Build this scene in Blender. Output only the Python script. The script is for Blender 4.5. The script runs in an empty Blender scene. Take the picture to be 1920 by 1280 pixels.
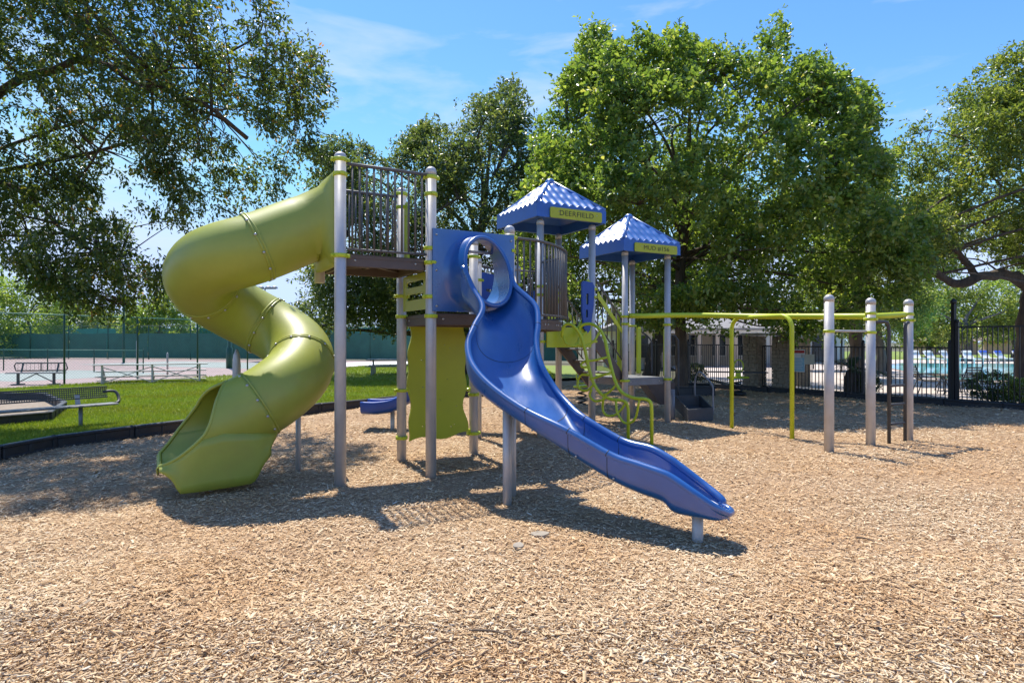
import bpy, math, random
import numpy as np
from mathutils import Matrix, Vector, noise

random.seed(7); RNG = np.random.default_rng(11)
scene = bpy.context.scene
COL = scene.collection

# ------------------------------------------------------------------ camera
CAMH, F, W0, H0 = 1.6, 1171.0, 1920.0, 1280.0
cam = bpy.data.cameras.new('camera'); cam_o = bpy.data.objects.new('camera', cam); COL.objects.link(cam_o)
cam.sensor_width = 36.0; cam.lens = 36.0 * F / W0; cam.clip_start = 0.05; cam.clip_end = 2000
cam_o.location = (0, 0, CAMH); cam_o.rotation_euler = (math.radians(90), 0, 0)
scene.camera = cam_o

# ------------------------------------------------------------------ light
SUN = Vector((-0.235, 0.425, 1.0)).normalized()          # direction towards the sun
ELEV = math.asin(SUN.z); AZ = math.atan2(SUN.x, SUN.y)    # azimuth from +Y, clockwise to +X
world = bpy.data.worlds.new('World'); scene.world = world; world.use_nodes = True
wn = world.node_tree.nodes; wl = world.node_tree.links
for n in list(wn): wn.remove(n)
w_out = wn.new('ShaderNodeOutputWorld'); w_bg = wn.new('ShaderNodeBackground'); w_bg.inputs['Strength'].default_value = 0.15
w_sky = wn.new('ShaderNodeTexSky'); w_sky.sky_type = 'NISHITA'; w_sky.sun_disc = False
w_sky.sun_elevation = ELEV; w_sky.sun_rotation = AZ
w_sky.air_density = 0.85; w_sky.dust_density = 0.1; w_sky.ozone_density = 4.0
# thin wisps of high cloud over the whole dome
w_tc = wn.new('ShaderNodeTexCoord')
w_map = wn.new('ShaderNodeMapping'); w_map.inputs['Scale'].default_value = (1.6, 1.6, 7.0); w_map.inputs['Rotation'].default_value = (0.12, 0.2, 0.5)
w_noi = wn.new('ShaderNodeTexNoise'); w_noi.inputs['Scale'].default_value = 2.3; w_noi.inputs['Detail'].default_value = 9; w_noi.inputs['Roughness'].default_value = 0.56; w_noi.inputs['Distortion'].default_value = 0.5
w_rmp = wn.new('ShaderNodeMapRange'); w_rmp.inputs['From Min'].default_value = 0.50; w_rmp.inputs['From Max'].default_value = 0.80
w_rmp.inputs['To Max'].default_value = 0.6
w_mix = wn.new('ShaderNodeMix'); w_mix.data_type = 'RGBA'
w_mix.inputs['B'].default_value = (2.5, 2.7, 3.1, 1)
w_sat = wn.new('ShaderNodeHueSaturation'); w_sat.inputs['Saturation'].default_value = 1.2; w_sat.inputs['Hue'].default_value = 0.507; w_sat.inputs['Value'].default_value = 0.82
wl.new(w_tc.outputs['Generated'], w_map.inputs['Vector']); wl.new(w_map.outputs['Vector'], w_noi.inputs['Vector'])
wl.new(w_noi.outputs['Fac'], w_rmp.inputs['Value']); wl.new(w_rmp.outputs['Result'], w_mix.inputs['Factor'])
w_min = wn.new('ShaderNodeVectorMath'); w_min.operation = 'MINIMUM'; w_min.inputs[1].default_value = (1.9, 2.45, 3.6)     # keeps the horizon from burning out
wl.new(w_sky.outputs['Color'], w_sat.inputs['Color']); wl.new(w_sat.outputs['Color'], w_min.inputs[0]); wl.new(w_min.outputs['Vector'], w_mix.inputs['A'])
wl.new(w_mix.outputs['Result'], w_bg.inputs['Color']); wl.new(w_bg.outputs['Background'], w_out.inputs['Surface'])
sun = bpy.data.lights.new('sun', 'SUN'); sun.energy = 2.8; sun.angle = math.radians(0.53); sun.color = (1.0, 0.94, 0.84)
sun_o = bpy.data.objects.new('sun', sun); COL.objects.link(sun_o)
sun_o.rotation_euler = (-SUN).to_track_quat('-Z', 'Y').to_euler(); sun_o.location = (0, 0, 30)
vs = scene.view_settings; vs.view_transform = 'Standard'; vs.look = 'None'; vs.exposure = 1.26; vs.gamma = 1.0; vs.use_curve_mapping = False
scene.cycles.max_bounces = 8; scene.cycles.diffuse_bounces = 6; scene.cycles.glossy_bounces = 3
scene.cycles.transmission_bounces = 4; scene.cycles.transparent_max_bounces = 8; scene.cycles.caustics_reflective = False

# ------------------------------------------------------------------ pixel -> world helpers (used once, to survey the place)
def G(px, py, z=0.0):
    Y = (CAMH - z) * F / (py - 640.0); return Vector(((px - 960.0) / F * Y, Y, z))
def A(px, py, Y): return Vector(((px - 960.0) / F * Y, Y, CAMH - (py - 640.0) / F * Y))
def V(*a): return Vector(a)

# ------------------------------------------------------------------ materials
MATS = {}
def _base(name):
    m = bpy.data.materials.new(name); m.use_nodes = True
    nt = m.node_tree; b = nt.nodes['Principled BSDF']; MATS[name] = m; return m, nt, b
def mat(name, c, rough=0.5, metal=0.0, var=0.12, vscale=3.0, bump=0.0, bscale=60.0, spec=0.5, c2=None, coat=0.0, rvar=0.1, stretch=None, grime=0.0, grime_c=(0.12, 0.1, 0.07)):
    m, nt, b = _base(name); N = nt.nodes; L = nt.links
    tc = N.new('ShaderNodeTexCoord'); src = tc.outputs['Object']
    if stretch:
        mp = N.new('ShaderNodeMapping'); mp.inputs['Scale'].default_value = stretch; L.new(src, mp.inputs['Vector']); src = mp.outputs['Vector']
    no = N.new('ShaderNodeTexNoise'); no.inputs['Scale'].default_value = vscale; no.inputs['Detail'].default_value = 6; no.inputs['Roughness'].default_value = 0.62; L.new(src, no.inputs['Vector'])
    mx = N.new('ShaderNodeMix'); mx.data_type = 'RGBA'
    if c2 is None:
        mx.inputs['A'].default_value = tuple(x * (1 - var) for x in c) + (1,); mx.inputs['B'].default_value = tuple(min(1, x * (1 + var)) for x in c) + (1,)
    else:
        mx.inputs['A'].default_value = tuple(c) + (1,); mx.inputs['B'].default_value = tuple(c2) + (1,)
    mr = N.new('ShaderNodeMapRange'); mr.inputs['From Min'].default_value = 0.3; mr.inputs['From Max'].default_value = 0.7
    L.new(no.outputs['Fac'], mr.inputs['Value']); L.new(mr.outputs['Result'], mx.inputs['Factor']); col = mx.outputs['Result']
    if grime > 0:
        g = N.new('ShaderNodeTexNoise'); g.inputs['Scale'].default_value = vscale * 0.45; g.inputs['Detail'].default_value = 9; g.inputs['Roughness'].default_value = 0.72; L.new(src, g.inputs['Vector'])
        gr = N.new('ShaderNodeMapRange'); gr.inputs['From Min'].default_value = 0.5; gr.inputs['From Max'].default_value = 0.78; gr.inputs['To Max'].default_value = grime; L.new(g.outputs['Fac'], gr.inputs['Value'])
        gm = N.new('ShaderNodeMix'); gm.data_type = 'RGBA'; gm.inputs['B'].default_value = tuple(grime_c) + (1,)
        L.new(gr.outputs['Result'], gm.inputs['Factor']); L.new(col, gm.inputs['A']); col = gm.outputs['Result']
    L.new(col, b.inputs['Base Color'])
    rr = N.new('ShaderNodeMapRange'); rr.inputs['To Min'].default_value = max(0.03, rough - rvar); rr.inputs['To Max'].default_value = min(1, rough + rvar); L.new(no.outputs['Fac'], rr.inputs['Value']); L.new(rr.outputs['Result'], b.inputs['Roughness'])
    b.inputs['Metallic'].default_value = metal; b.inputs['Specular IOR Level'].default_value = spec
    if coat: b.inputs['Coat Weight'].default_value = coat; b.inputs['Coat Roughness'].default_value = 0.25
    if bump > 0:
        bn = N.new('ShaderNodeTexNoise'); bn.inputs['Scale'].default_value = bscale; bn.inputs['Detail'].default_value = 5; L.new(src, bn.inputs['Vector'])
        bp = N.new('ShaderNodeBump'); bp.inputs['Strength'].default_value = bump; bp.inputs['Distance'].default_value = 0.02; L.new(bn.outputs['Fac'], bp.inputs['Height']); L.new(bp.outputs['Normal'], b.inputs['Normal'])
    return m
def tint_mat(name, stops, rough=0.6, trans=0.0, patch=None, spec=0.4, tcol=None):
    """colour by the per-piece 'tint' attribute; stops = [(pos, colour)...]; patch = (colour, scale, amount)"""
    m, nt, b = _base(name); N = nt.nodes; L = nt.links
    at = N.new('ShaderNodeAttribute'); at.attribute_name = 'tint'
    cr = N.new('ShaderNodeValToRGB'); e = cr.color_ramp.elements
    e[0].position = stops[0][0]; e[0].color = tuple(stops[0][1]) + (1,); e[1].position = stops[-1][0]; e[1].color = tuple(stops[-1][1]) + (1,)
    for p, c in stops[1:-1]:
        q = e.new(p); q.color = tuple(c) + (1,)
    L.new(at.outputs['Fac'], cr.inputs['Fac']); col = cr.outputs['Color']
    if patch:
        tc = N.new('ShaderNodeTexCoord'); no = N.new('ShaderNodeTexNoise'); no.inputs['Scale'].default_value = patch[1]; no.inputs['Detail'].default_value = 4; L.new(tc.outputs['Object'], no.inputs['Vector'])
        mr = N.new('ShaderNodeMapRange'); mr.inputs['From Min'].default_value = 0.38; mr.inputs['From Max'].default_value = 0.66; mr.inputs['To Max'].default_value = patch[2]; L.new(no.outputs['Fac'], mr.inputs['Value'])
        mx = N.new('ShaderNodeMix'); mx.data_type = 'RGBA'; mx.blend_type = 'MULTIPLY'; mx.inputs['B'].default_value = tuple(patch[0]) + (1,)
        L.new(mr.outputs['Result'], mx.inputs['Factor']); L.new(col, mx.inputs['A']); col = mx.outputs['Result']
    L.new(col, b.inputs['Base Color']); b.inputs['Roughness'].default_value = rough; b.inputs['Specular IOR Level'].default_value = spec
    if trans > 0:
        tr = N.new('ShaderNodeBsdfTranslucent'); ms = N.new('ShaderNodeMixShader'); ms.inputs[0].default_value = trans
        tm = N.new('ShaderNodeMix'); tm.data_type = 'RGBA'; tm.blend_type = 'MULTIPLY'; tm.inputs['Factor'].default_value = 1.0; tm.inputs['B'].default_value = tuple(tcol or (1.3, 1.35, 0.6)) + (1,)
        L.new(col, tm.inputs['A']); L.new(tm.outputs['Result'], tr.inputs['Color'])
        out = N['Material Output']; L.new(b.outputs['BSDF'], ms.inputs[1]); L.new(tr.outputs['BSDF'], ms.inputs[2]); L.new(ms.outputs['Shader'], out.inputs['Surface'])
    return m

mat('post', (0.50, 0.48, 0.455), 0.42, metal=0.2, var=0.07, vscale=7, grime=0.35, grime_c=(0.33, 0.29, 0.23))
mat('lime', (0.50, 0.57, 0.018), 0.38, var=0.07, vscale=4, grime=0.12, grime_c=(0.2, 0.24, 0.03))
mat('lime_panel', (0.41, 0.44, 0.012), 0.42, var=0.06, vscale=3, grime=0.15, grime_c=(0.2, 0.22, 0.04))
mat('spiral', (0.315, 0.35, 0.045), 0.48, var=0.1, vscale=1.6, grime=0.5, grime_c=(0.27, 0.22, 0.04), coat=0.15, rvar=0.12)
mat('blue_bed', (0.012, 0.09, 0.31), 0.32, var=0.15, vscale=5, grime=0.4, grime_c=(0.10, 0.2, 0.38), coat=0.4, rvar=0.2, spec=1.0, stretch=(1, .35, .35))
mat('blue', (0.008, 0.085, 0.30), 0.30, var=0.12, vscale=2.5, grime=0.25, grime_c=(0.05, 0.13, 0.32), coat=0.5, rvar=0.12, spec=1.0)
mat('blue_roof', (0.03, 0.12, 0.42), 0.42, var=0.12, vscale=4, grime=0.25, grime_c=(0.12, 0.2, 0.4))
mat('blue_tiles', (0.045, 0.15, 0.42), 0.33, var=0.15, vscale=5, grime=0.3, grime_c=(0.16, 0.26, 0.5), spec=1.0, coat=0.4)
mat('blue_panel', (0.015, 0.07, 0.33), 0.42, var=0.12, vscale=3)
mat('deck', (0.115, 0.085, 0.07), 0.6, var=0.15, vscale=6, grime=0.2)
mat('deck_grey', (0.2, 0.2, 0.205), 0.5, var=0.12, vscale=6)
mat('rail', (0.10, 0.093, 0.085), 0.5, var=0.12, vscale=8)
mat('bolt', (0.5, 0.5, 0.48), 0.35, metal=0.9)
mat('dark_seam', (0.02, 0.03, 0.05), 0.6)
mat('lettering', (0.07, 0.075, 0.02), 0.6)
mat('charcoal', (0.05, 0.052, 0.055), 0.55, var=0.2, vscale=5)
mat('border', (0.022, 0.023, 0.025), 0.55, var=0.3, vscale=4, bump=0.15, bscale=40, grime=0.3, grime_c=(0.12, 0.1, 0.075))
mat('bark', (0.13, 0.095, 0.065), 0.9, c2=(0.045, 0.034, 0.026), vscale=6, bump=1.0, bscale=14, stretch=(1, 1, 0.22))
mat('bark_grey', (0.2, 0.18, 0.155), 0.9, c2=(0.09, 0.078, 0.065), vscale=6, bump=0.9, bscale=14, stretch=(1, 1, 0.25))
mat('mulch_base', (0.48, 0.32, 0.18), 0.95, c2=(0.24, 0.145, 0.075), vscale=38, bump=0.8, bscale=45)
mat('dirt', (0.16, 0.125, 0.08), 0.95, c2=(0.06, 0.08, 0.03), vscale=0.5, bump=0.5, bscale=10)
mat('lawn', (0.12, 0.2, 0.018), 0.9, c2=(0.24, 0.28, 0.045), vscale=2.2, bump=0.6, bscale=50)
mat('bed_soil', (0.36, 0.3, 0.23), 0.95, c2=(0.2, 0.15, 0.1), vscale=14, bump=0.5, bscale=40)
mat('iron', (0.012, 0.012, 0.013), 0.45, var=0.2)
mat('stone', (0.36, 0.285, 0.195), 0.9, c2=(0.17, 0.13, 0.085), vscale=9, bump=0.9, bscale=14, stretch=(1, 1, 2.6))
mat('stone_cap', (0.42, 0.4, 0.36), 0.8, var=0.15)
mat('concrete', (0.56, 0.48, 0.42), 0.85, var=0.1, vscale=1.2, bump=0.1)
mat('coping', (0.42, 0.30, 0.25), 0.8, var=0.15)
mat('court_green', (0.27, 0.31, 0.275), 0.8, var=0.1, vscale=0.4)
mat('court_red', (0.34, 0.25, 0.225), 0.8, var=0.12, vscale=0.4)
mat('court_line', (0.75, 0.75, 0.72), 0.7, var=0.05)
mat('fence_green', (0.012, 0.065, 0.042), 0.5, var=0.1)
mat('wire_green', (0.05, 0.2, 0.14), 0.5, var=0.1)
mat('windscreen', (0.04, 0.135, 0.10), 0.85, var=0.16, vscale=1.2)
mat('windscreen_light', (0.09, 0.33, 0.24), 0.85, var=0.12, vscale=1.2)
mat('alu', (0.45, 0.44, 0.42), 0.5, metal=0.4, var=0.08)
mat('bench_grey', (0.22, 0.225, 0.22), 0.5, metal=0.2, var=0.12)
mat('bench_dark', (0.06, 0.065, 0.065), 0.5, var=0.12)
mat('stucco', (0.5, 0.42, 0.33), 0.9, var=0.06, vscale=1.5, bump=0.1)
mat('stucco_white', (0.66, 0.62, 0.55), 0.9, var=0.05, vscale=1.5)
mat('shingle', (0.28, 0.265, 0.25), 0.9, var=0.2, vscale=3, bump=0.3, bscale=12, stretch=(1, 1, 4))
mat('shingle_brown', (0.3, 0.22, 0.17), 0.9, var=0.2, vscale=3, bump=0.3, bscale=12, stretch=(1, 1, 4))
mat('peach', (0.55, 0.32, 0.22), 0.9, var=0.08)
mat('glass_dark', (0.02, 0.025, 0.03), 0.08, var=0.1)
mat('white', (0.74, 0.74, 0.72), 0.6, var=0.04)
mat('canvas', (0.62, 0.57, 0.46), 0.85, var=0.06)
mat('sign_red', (0.5, 0.03, 0.025), 0.5); mat('sign_blue', (0.28, 0.5, 0.6), 0.5); mat('sign_beige', (0.55, 0.52, 0.42), 0.6)
mat('tan_plastic', (0.25, 0.2, 0.13), 0.5); mat('wood_orange', (0.42, 0.2, 0.08), 0.7)
mat('brick_red', (0.3, 0.11, 0.07), 0.9)
mat('lounger_blue', (0.04, 0.11, 0.5), 0.6)
mat('flagstone', (0.34, 0.29, 0.22), 0.85, var=0.15, vscale=12, bump=0.2)
mat('stick', (0.14, 0.095, 0.06), 0.9, var=0.3)
# pool water
m_, nt_, b_ = _base('water')
b_.inputs['Base Color'].default_value = (0.12, 0.52, 0.56, 1); b_.inputs['Roughness'].default_value = 0.07
n_ = nt_.nodes.new('ShaderNodeTexNoise'); n_.inputs['Scale'].default_value = 3.5; bp_ = nt_.nodes.new('ShaderNodeBump'); bp_.inputs['Strength'].default_value = 0.12
nt_.links.new(n_.outputs['Fac'], bp_.inputs['Height']); nt_.links.new(bp_.outputs['Normal'], b_.inputs['Normal'])
# chips, grass, leaves
tint_mat('chips', [(0.0, (0.19, 0.11, 0.05)), (0.08, (0.38, 0.25, 0.13)), (0.3, (0.57, 0.40, 0.225)), (0.6, (0.69, 0.525, 0.325)), (0.88, (0.78, 0.65, 0.45)), (1.0, (0.72, 0.64, 0.5))], 0.85, patch=((0.88, 0.70, 0.52), 0.6, 0.75), spec=0.2)
tint_mat('grass', [(0.0, (0.15, 0.22, 0.02)), (0.5, (0.25, 0.34, 0.03)), (0.85, (0.35, 0.41, 0.055)), (1.0, (0.5, 0.44, 0.19))], 0.6, trans=0.3, patch=((0.95, 0.78, 0.62), 0.45, 0.9))
LEAF = dict(rough=0.33, trans=0.54, spec=0.8, tcol=(1.5, 1.45, 0.7))
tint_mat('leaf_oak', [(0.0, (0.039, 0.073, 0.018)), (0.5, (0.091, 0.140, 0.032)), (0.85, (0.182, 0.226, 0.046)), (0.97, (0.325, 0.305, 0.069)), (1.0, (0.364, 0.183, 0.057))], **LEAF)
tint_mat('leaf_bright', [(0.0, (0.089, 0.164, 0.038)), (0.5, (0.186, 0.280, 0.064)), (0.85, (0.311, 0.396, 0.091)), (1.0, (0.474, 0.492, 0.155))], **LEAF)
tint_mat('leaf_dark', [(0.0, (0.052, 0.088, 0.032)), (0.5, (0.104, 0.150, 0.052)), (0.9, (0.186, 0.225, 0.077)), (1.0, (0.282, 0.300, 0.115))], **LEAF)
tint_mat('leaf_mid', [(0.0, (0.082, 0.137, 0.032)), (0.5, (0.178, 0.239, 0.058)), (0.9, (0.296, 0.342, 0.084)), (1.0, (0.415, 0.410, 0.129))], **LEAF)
tint_mat('leaf_far', [(0.0, (0.133, 0.212, 0.045)), (0.5, (0.237, 0.342, 0.077)), (1.0, (0.385, 0.478, 0.129))], **LEAF)

tint_mat('dead_leaf', [(0.0, (0.12, 0.06, 0.03)), (0.5, (0.28, 0.16, 0.07)), (1.0, (0.45, 0.33, 0.18))], 0.8)
# ------------------------------------------------------------------ object helpers
WM = {}
def reg(o, name, parent, M):
    COL.objects.link(o)
    if parent is not None:
        o.parent = parent; o.matrix_basis = WM[parent.name].inverted() @ M
    else: o.matrix_basis = M
    WM[o.name] = M; return o
def thing(name, label, cat, loc=(0, 0, 0), rz=0.0, group=None):
    o = bpy.data.objects.new(name, None); o.empty_display_size = 0.2
    M = Matrix.Translation(Vector(loc)) @ Matrix.Rotation(rz, 4, 'Z'); reg(o, name, None, M)
    o['label'] = label; o['category'] = cat
    if group: o['group'] = group
    return o
def put(name, me, parent=None, M=None, label=None, cat=None, group=None, kind=None):
    o = bpy.data.objects.new(name, me); reg(o, name, parent, M if M is not None else Matrix.Identity(4))
    if label: o['label'] = label
    if cat: o['category'] = cat
    if group: o['group'] = group
    if kind: o['kind'] = kind
    return o
class MB:
    def __init__(s): s.v = []; s.f = []; s.sm = []
    def add(s, vs, fs, smooth=False):
        k = len(s.v); s.v += [tuple(p) for p in vs]; s.f += [tuple(i + k for i in f) for f in fs]; s.sm += [smooth] * len(fs); return s
    def box(s, c, size, rz=0.0, ax=None, bev=0.0):
        c = Vector(c); hx, hy, hz = [q / 2 for q in size]
        if ax is None: X = V(math.cos(rz), math.sin(rz), 0); Yv = V(-math.sin(rz), math.cos(rz), 0); Z = V(0, 0, 1)
        else: X, Yv, Z = ax
        b = min(bev, hx * .9, hy * .9, hz * .9)
        if b <= 0:
            vs = [c + X * (i * hx) + Yv * (j * hy) + Z * (k * hz) for k in (-1, 1) for j in (-1, 1) for i in (-1, 1)]
            return s.add(vs, [(0, 2, 3, 1), (4, 5, 7, 6), (0, 1, 5, 4), (2, 6, 7, 3), (0, 4, 6, 2), (1, 3, 7, 5)])
        rings = []
        for z, ins in ((-hz, b), (-hz + b, 0), (hz - b, 0), (hz, b)):
            x, y = hx - ins, hy - ins
            rings.append([c + X * p + Yv * q + Z * z for p, q in ((-x + b, -y), (x - b, -y), (x, -y + b), (x, y - b), (x - b, y), (-x + b, y), (-x, y - b), (-x, -y + b))])
        vs = [p for r in rings for p in r]; fs = [tuple(range(7, -1, -1)), tuple(range(24, 32))]
        for r in range(3):
            for i in range(8): j = (i + 1) % 8; fs.append((r * 8 + i, r * 8 + j, r * 8 + 8 + j, r * 8 + 8 + i))
        return s.add(vs, fs)
    def bar(s, p, q, w, h, up=(0, 0, 1), bev=0.0):
        p, q = Vector(p), Vector(q); X = (q - p); L = X.length; X.normalize(); up = Vector(up)
        if abs(X.dot(up)) > .98: up = V(1, 0, 0)
        Yv = up.cross(X).normalized(); Z = X.cross(Yv); return s.box((p + q) / 2, (L, w, h), ax=(X, Yv, Z), bev=bev)
    def tube(s, pts, r, n=10, caps=True, closed=False, rough=0.0):
        pts = [Vector(p) for p in pts]; m = len(pts); rs = r if isinstance(r, (list, tuple)) else [r] * m
        vs = []; prev = None
        for i, p in enumerate(pts):
            a = pts[i - 1] if (i > 0 or closed) else p; b = pts[(i + 1) % m] if (i < m - 1 or closed) else p
            t = (b - a)
            t = t.normalized() if t.length > 1e-9 else V(0, 0, 1)
            if prev is None:
                up = V(0, 0, 1) if abs(t.z) < .9 else V(1, 0, 0); nx = up.cross(t).normalized()
            else:
                nx = (prev - t * prev.dot(t)); nx = nx.normalized() if nx.length > 1e-6 else V(1, 0, 0)
            prev = nx; ny = t.cross(nx)
            for k in range(n):
                an = 2 * math.pi * k / n; dv = (nx * math.cos(an) + ny * math.sin(an)); vs.append(p + dv * (rs[i] * (1 + (rough * noise.noise(p * 2.2 + dv * 1.6) if rough else 0))))
        fs = []
        for i in range(m if closed else m - 1):
            j = (i + 1) % m
            for k in range(n): l = (k + 1) % n; fs.append((i * n + k, i * n + l, j * n + l, j * n + k))
        s.add(vs, fs, True)
        if caps and not closed:
            k0 = len(s.v) - len(vs)
            s.f.append(tuple(k0 + k for k in range(n - 1, -1, -1))); s.f.append(tuple(k0 + (m - 1) * n + k for k in range(n))); s.sm += [False, False]
        return s
    def lathe(s, c, prof, n=16, smooth=True, axis=None):
        c = Vector(c); vs = []; fs = []
        if axis is None: X, Yv, Z = V(1, 0, 0), V(0, 1, 0), V(0, 0, 1)
        else:
            Z = Vector(axis).normalized(); X = Z.orthogonal().normalized(); Yv = Z.cross(X)
        for r, z in prof:
            for k in range(n): an = 2 * math.pi * k / n; vs.append(c + X * (r * math.cos(an)) + Yv * (r * math.sin(an)) + Z * z)
        for i in range(len(prof) - 1):
            for k in range(n): l = (k + 1) % n; fs.append((i * n + k, i * n + l, (i + 1) * n + l, (i + 1) * n + k))
        s.add(vs, fs, smooth)
        k0 = len(s.v) - len(vs); s.f.append(tuple(k0 + k for k in range(n - 1, -1, -1))); s.sm.append(False)
        s.f.append(tuple(k0 + (len(prof) - 1) * n + k for k in range(n))); s.sm.append(False); return s
    def prism(s, poly, O, X, Yv, th, smooth=False):
        """extrude a 2-D outline (in X,Y from O) along X x Y by th, centred"""
        X, Yv, O = Vector(X), Vector(Yv), Vector(O); Z = X.cross(Yv).normalized(); n = len(poly)
        vs = [O + X * a + Yv * b - Z * th / 2 for a, b in poly] + [O + X * a + Yv * b + Z * th / 2 for a, b in poly]
        fs = [tuple(range(n - 1, -1, -1)), tuple(range(n, 2 * n))] + [(i, (i + 1) % n, n + (i + 1) % n, n + i) for i in range(n)]
        return s.add(vs, fs)
    def loft(s, rows, closed=False, smooth=True):
        n = len(rows[0]); vs = [p for r in rows for p in r]; fs = []
        for i in range(len(rows) - 1):
            for k in range(n if closed else n - 1): l = (k + 1) % n; fs.append((i * n + k, i * n + l, (i + 1) * n + l, (i + 1) * n + k))
        return s.add(vs, fs, smooth)
    def mesh(s, name, material):
        me = bpy.data.meshes.new(name); me.from_pydata(s.v, [], s.f); me.polygons.foreach_set('use_smooth', s.sm)
        me.materials.append(MATS[material]); me.update(); return me
    def build(s, name, material, parent=None, **k): return put(name, s.mesh(name, material), parent, **k)
def np_mesh(name, verts, nper, material, tint=None, tris=None):
    """verts (n,k,3); every piece has k verts; tris = index tuples per piece (default one k-gon)"""
    n, k = verts.shape[:2]; tris = tris or [tuple(range(k))]
    me = bpy.data.meshes.new(name); me.vertices.add(n * k); me.vertices.foreach_set('co', verts.reshape(-1).astype(np.float32))
    base = (np.arange(n) * k)[:, None]; loops = []; tot = []
    idx = np.concatenate([base + np.array(t)[None, :] for t in tris], axis=1).reshape(-1).astype(np.int32)
    sizes = np.tile(np.array([len(t) for t in tris], np.int32), n); starts = np.concatenate([[0], np.cumsum(sizes)[:-1]]).astype(np.int32)
    me.loops.add(len(idx)); me.loops.foreach_set('vertex_index', idx); me.polygons.add(len(sizes)); me.polygons.foreach_set('loop_start', starts)
    try: me.polygons.foreach_set('loop_total', sizes)
    except Exception: pass
    if tint is not None:
        at = me.attributes.new('tint', 'FLOAT', 'FACE'); at.data.foreach_set('value', np.repeat(tint.astype(np.float32), len(tris)))
    me.materials.append(MATS[material]); me.update(calc_edges=True); return me
def pip(x, y, poly):
    x = np.asarray(x); y = np.asarray(y); r = np.zeros(x.shape, bool); n = len(poly)
    for i in range(n):
        x0, y0 = poly[i][0], poly[i][1]; x1, y1 = poly[i - 1][0], poly[i - 1][1]
        c = (y0 > y) != (y1 > y); t = (x1 - x0) * (y - y0) / ((y1 - y0) if y1 != y0 else 1e-12) + x0; r ^= c & (x < t)
    return r
def edge_dist(x, y, poly):
    d = np.full(np.shape(x), 1e9); n = len(poly)
    for i in range(n):
        ax, ay = poly[i - 1][0], poly[i - 1][1]; bx, by = poly[i][0], poly[i][1]; dx, dy = bx - ax, by - ay; L = dx * dx + dy * dy + 1e-12
        t = np.clip(((x - ax) * dx + (y - ay) * dy) / L, 0, 1); d = np.minimum(d, np.hypot(x - ax - t * dx, y - ay - t * dy))
    return d
def spline(pts, n):
    """Catmull-Rom through points (tuples of any length) -> n samples"""
    P = np.array([tuple(p) for p in pts], float); m = len(P); out = []
    for i in range(n):
        u = i / (n - 1) * (m - 1); k = min(int(u), m - 2); t = u - k
        p0 = P[k - 1] if k > 0 else 2 * P[0] - P[1]; p1 = P[k]; p2 = P[k + 1]; p3 = P[k + 2] if k + 2 < m else 2 * P[-1] - P[-2]
        out.append(0.5 * ((2 * p1) + (-p0 + p2) * t + (2 * p0 - 5 * p1 + 4 * p2 - p3) * t * t + (-p0 + 3 * p1 - 3 * p2 + p3) * t ** 3))
    return out
def vspline(pts, n): return [Vector(p) for p in spline(pts, n)]
def gz(x, y): return 0.022 * np.sin(x * 1.3 + 0.6 * y) * np.sin(y * 1.1 - 0.4 * x) + 0.012 * np.sin(x * 3.1 - y * 2.3) - 0.05 * np.exp(-((x - 1.75) ** 2 + (y - 4.75) ** 2) / 0.3) + 0.03 * np.exp(-((x - 2.5) ** 2 + (y - 4.3) ** 2) / 0.4) - 0.035 * np.exp(-((x + 4.1) ** 2 + (y - 6.2) ** 2) / 0.35)

# ================================================================== the setting
def sheet(name, poly, z, material, kind='structure', **k):
    me = bpy.data.meshes.new(name); me.from_pydata([(p[0], p[1], z) for p in poly], [], [tuple(range(len(poly)))]); me.materials.append(MATS[material]); me.update()
    return put(name, me, kind=kind, **k)
sheet('ground', [(-600, -300), (600, -300), (600, 900), (-600, 900)], -0.09, 'dirt')
# mulch bed outline: border along the lawn, then the iron fence
BL = [G(-330, 915), G(0, 862), G(103, 841), G(250, 820), G(355, 806), G(600, 772), G(690, 763), G(745, 756), G(905, 742), G(1040, 714), G(1180, 711)]
FENCE_A = V(6.4, 22.8, 0); FENCE_B = V(13.2, 12.85, 0)
MULCH = [(-14, -4), (-10.5, 3.6)] + [(p.x, p.y) for p in BL] + [(FENCE_A.x, FENCE_A.y - .35), (FENCE_B.x - .25, FENCE_B.y - .2), (18, 5), (18, -4)]
gx, gy = np.meshgrid(np.linspace(-14, 18, 161), np.linspace(-4, 28, 161)); gv = np.stack([gx, gy, gz(gx, gy)], -1).reshape(-1, 3)
gf = []
ins = pip(gv[:, 0], gv[:, 1], MULCH)
for j in range(160):
    for i in range(160):
        a = j * 161 + i
        if ins[a] or ins[a + 1] or ins[a + 161] or ins[a + 162]: gf.append((a, a + 1, a + 162, a + 161))
me = bpy.data.meshes.new('mulch_bed'); me.from_pydata([tuple(p) for p in gv], [], gf); me.materials.append(MATS['mulch_base']); me.polygons.foreach_set('use_smooth', [True] * len(gf)); me.update()
put('mulch_bed', me, kind='structure')
LAWN = [(p.x - .06, p.y + .05) for p in BL[:9]] + [(1.2, 26), (4.5, 28.5), (6.6, 40), (-8.2, 44), (-11.6, 32.6), (-17.0, 20.6), (-20.5, 12), (-16, 5)]
sheet('lawn', LAWN, 0.02, 'lawn')
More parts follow.
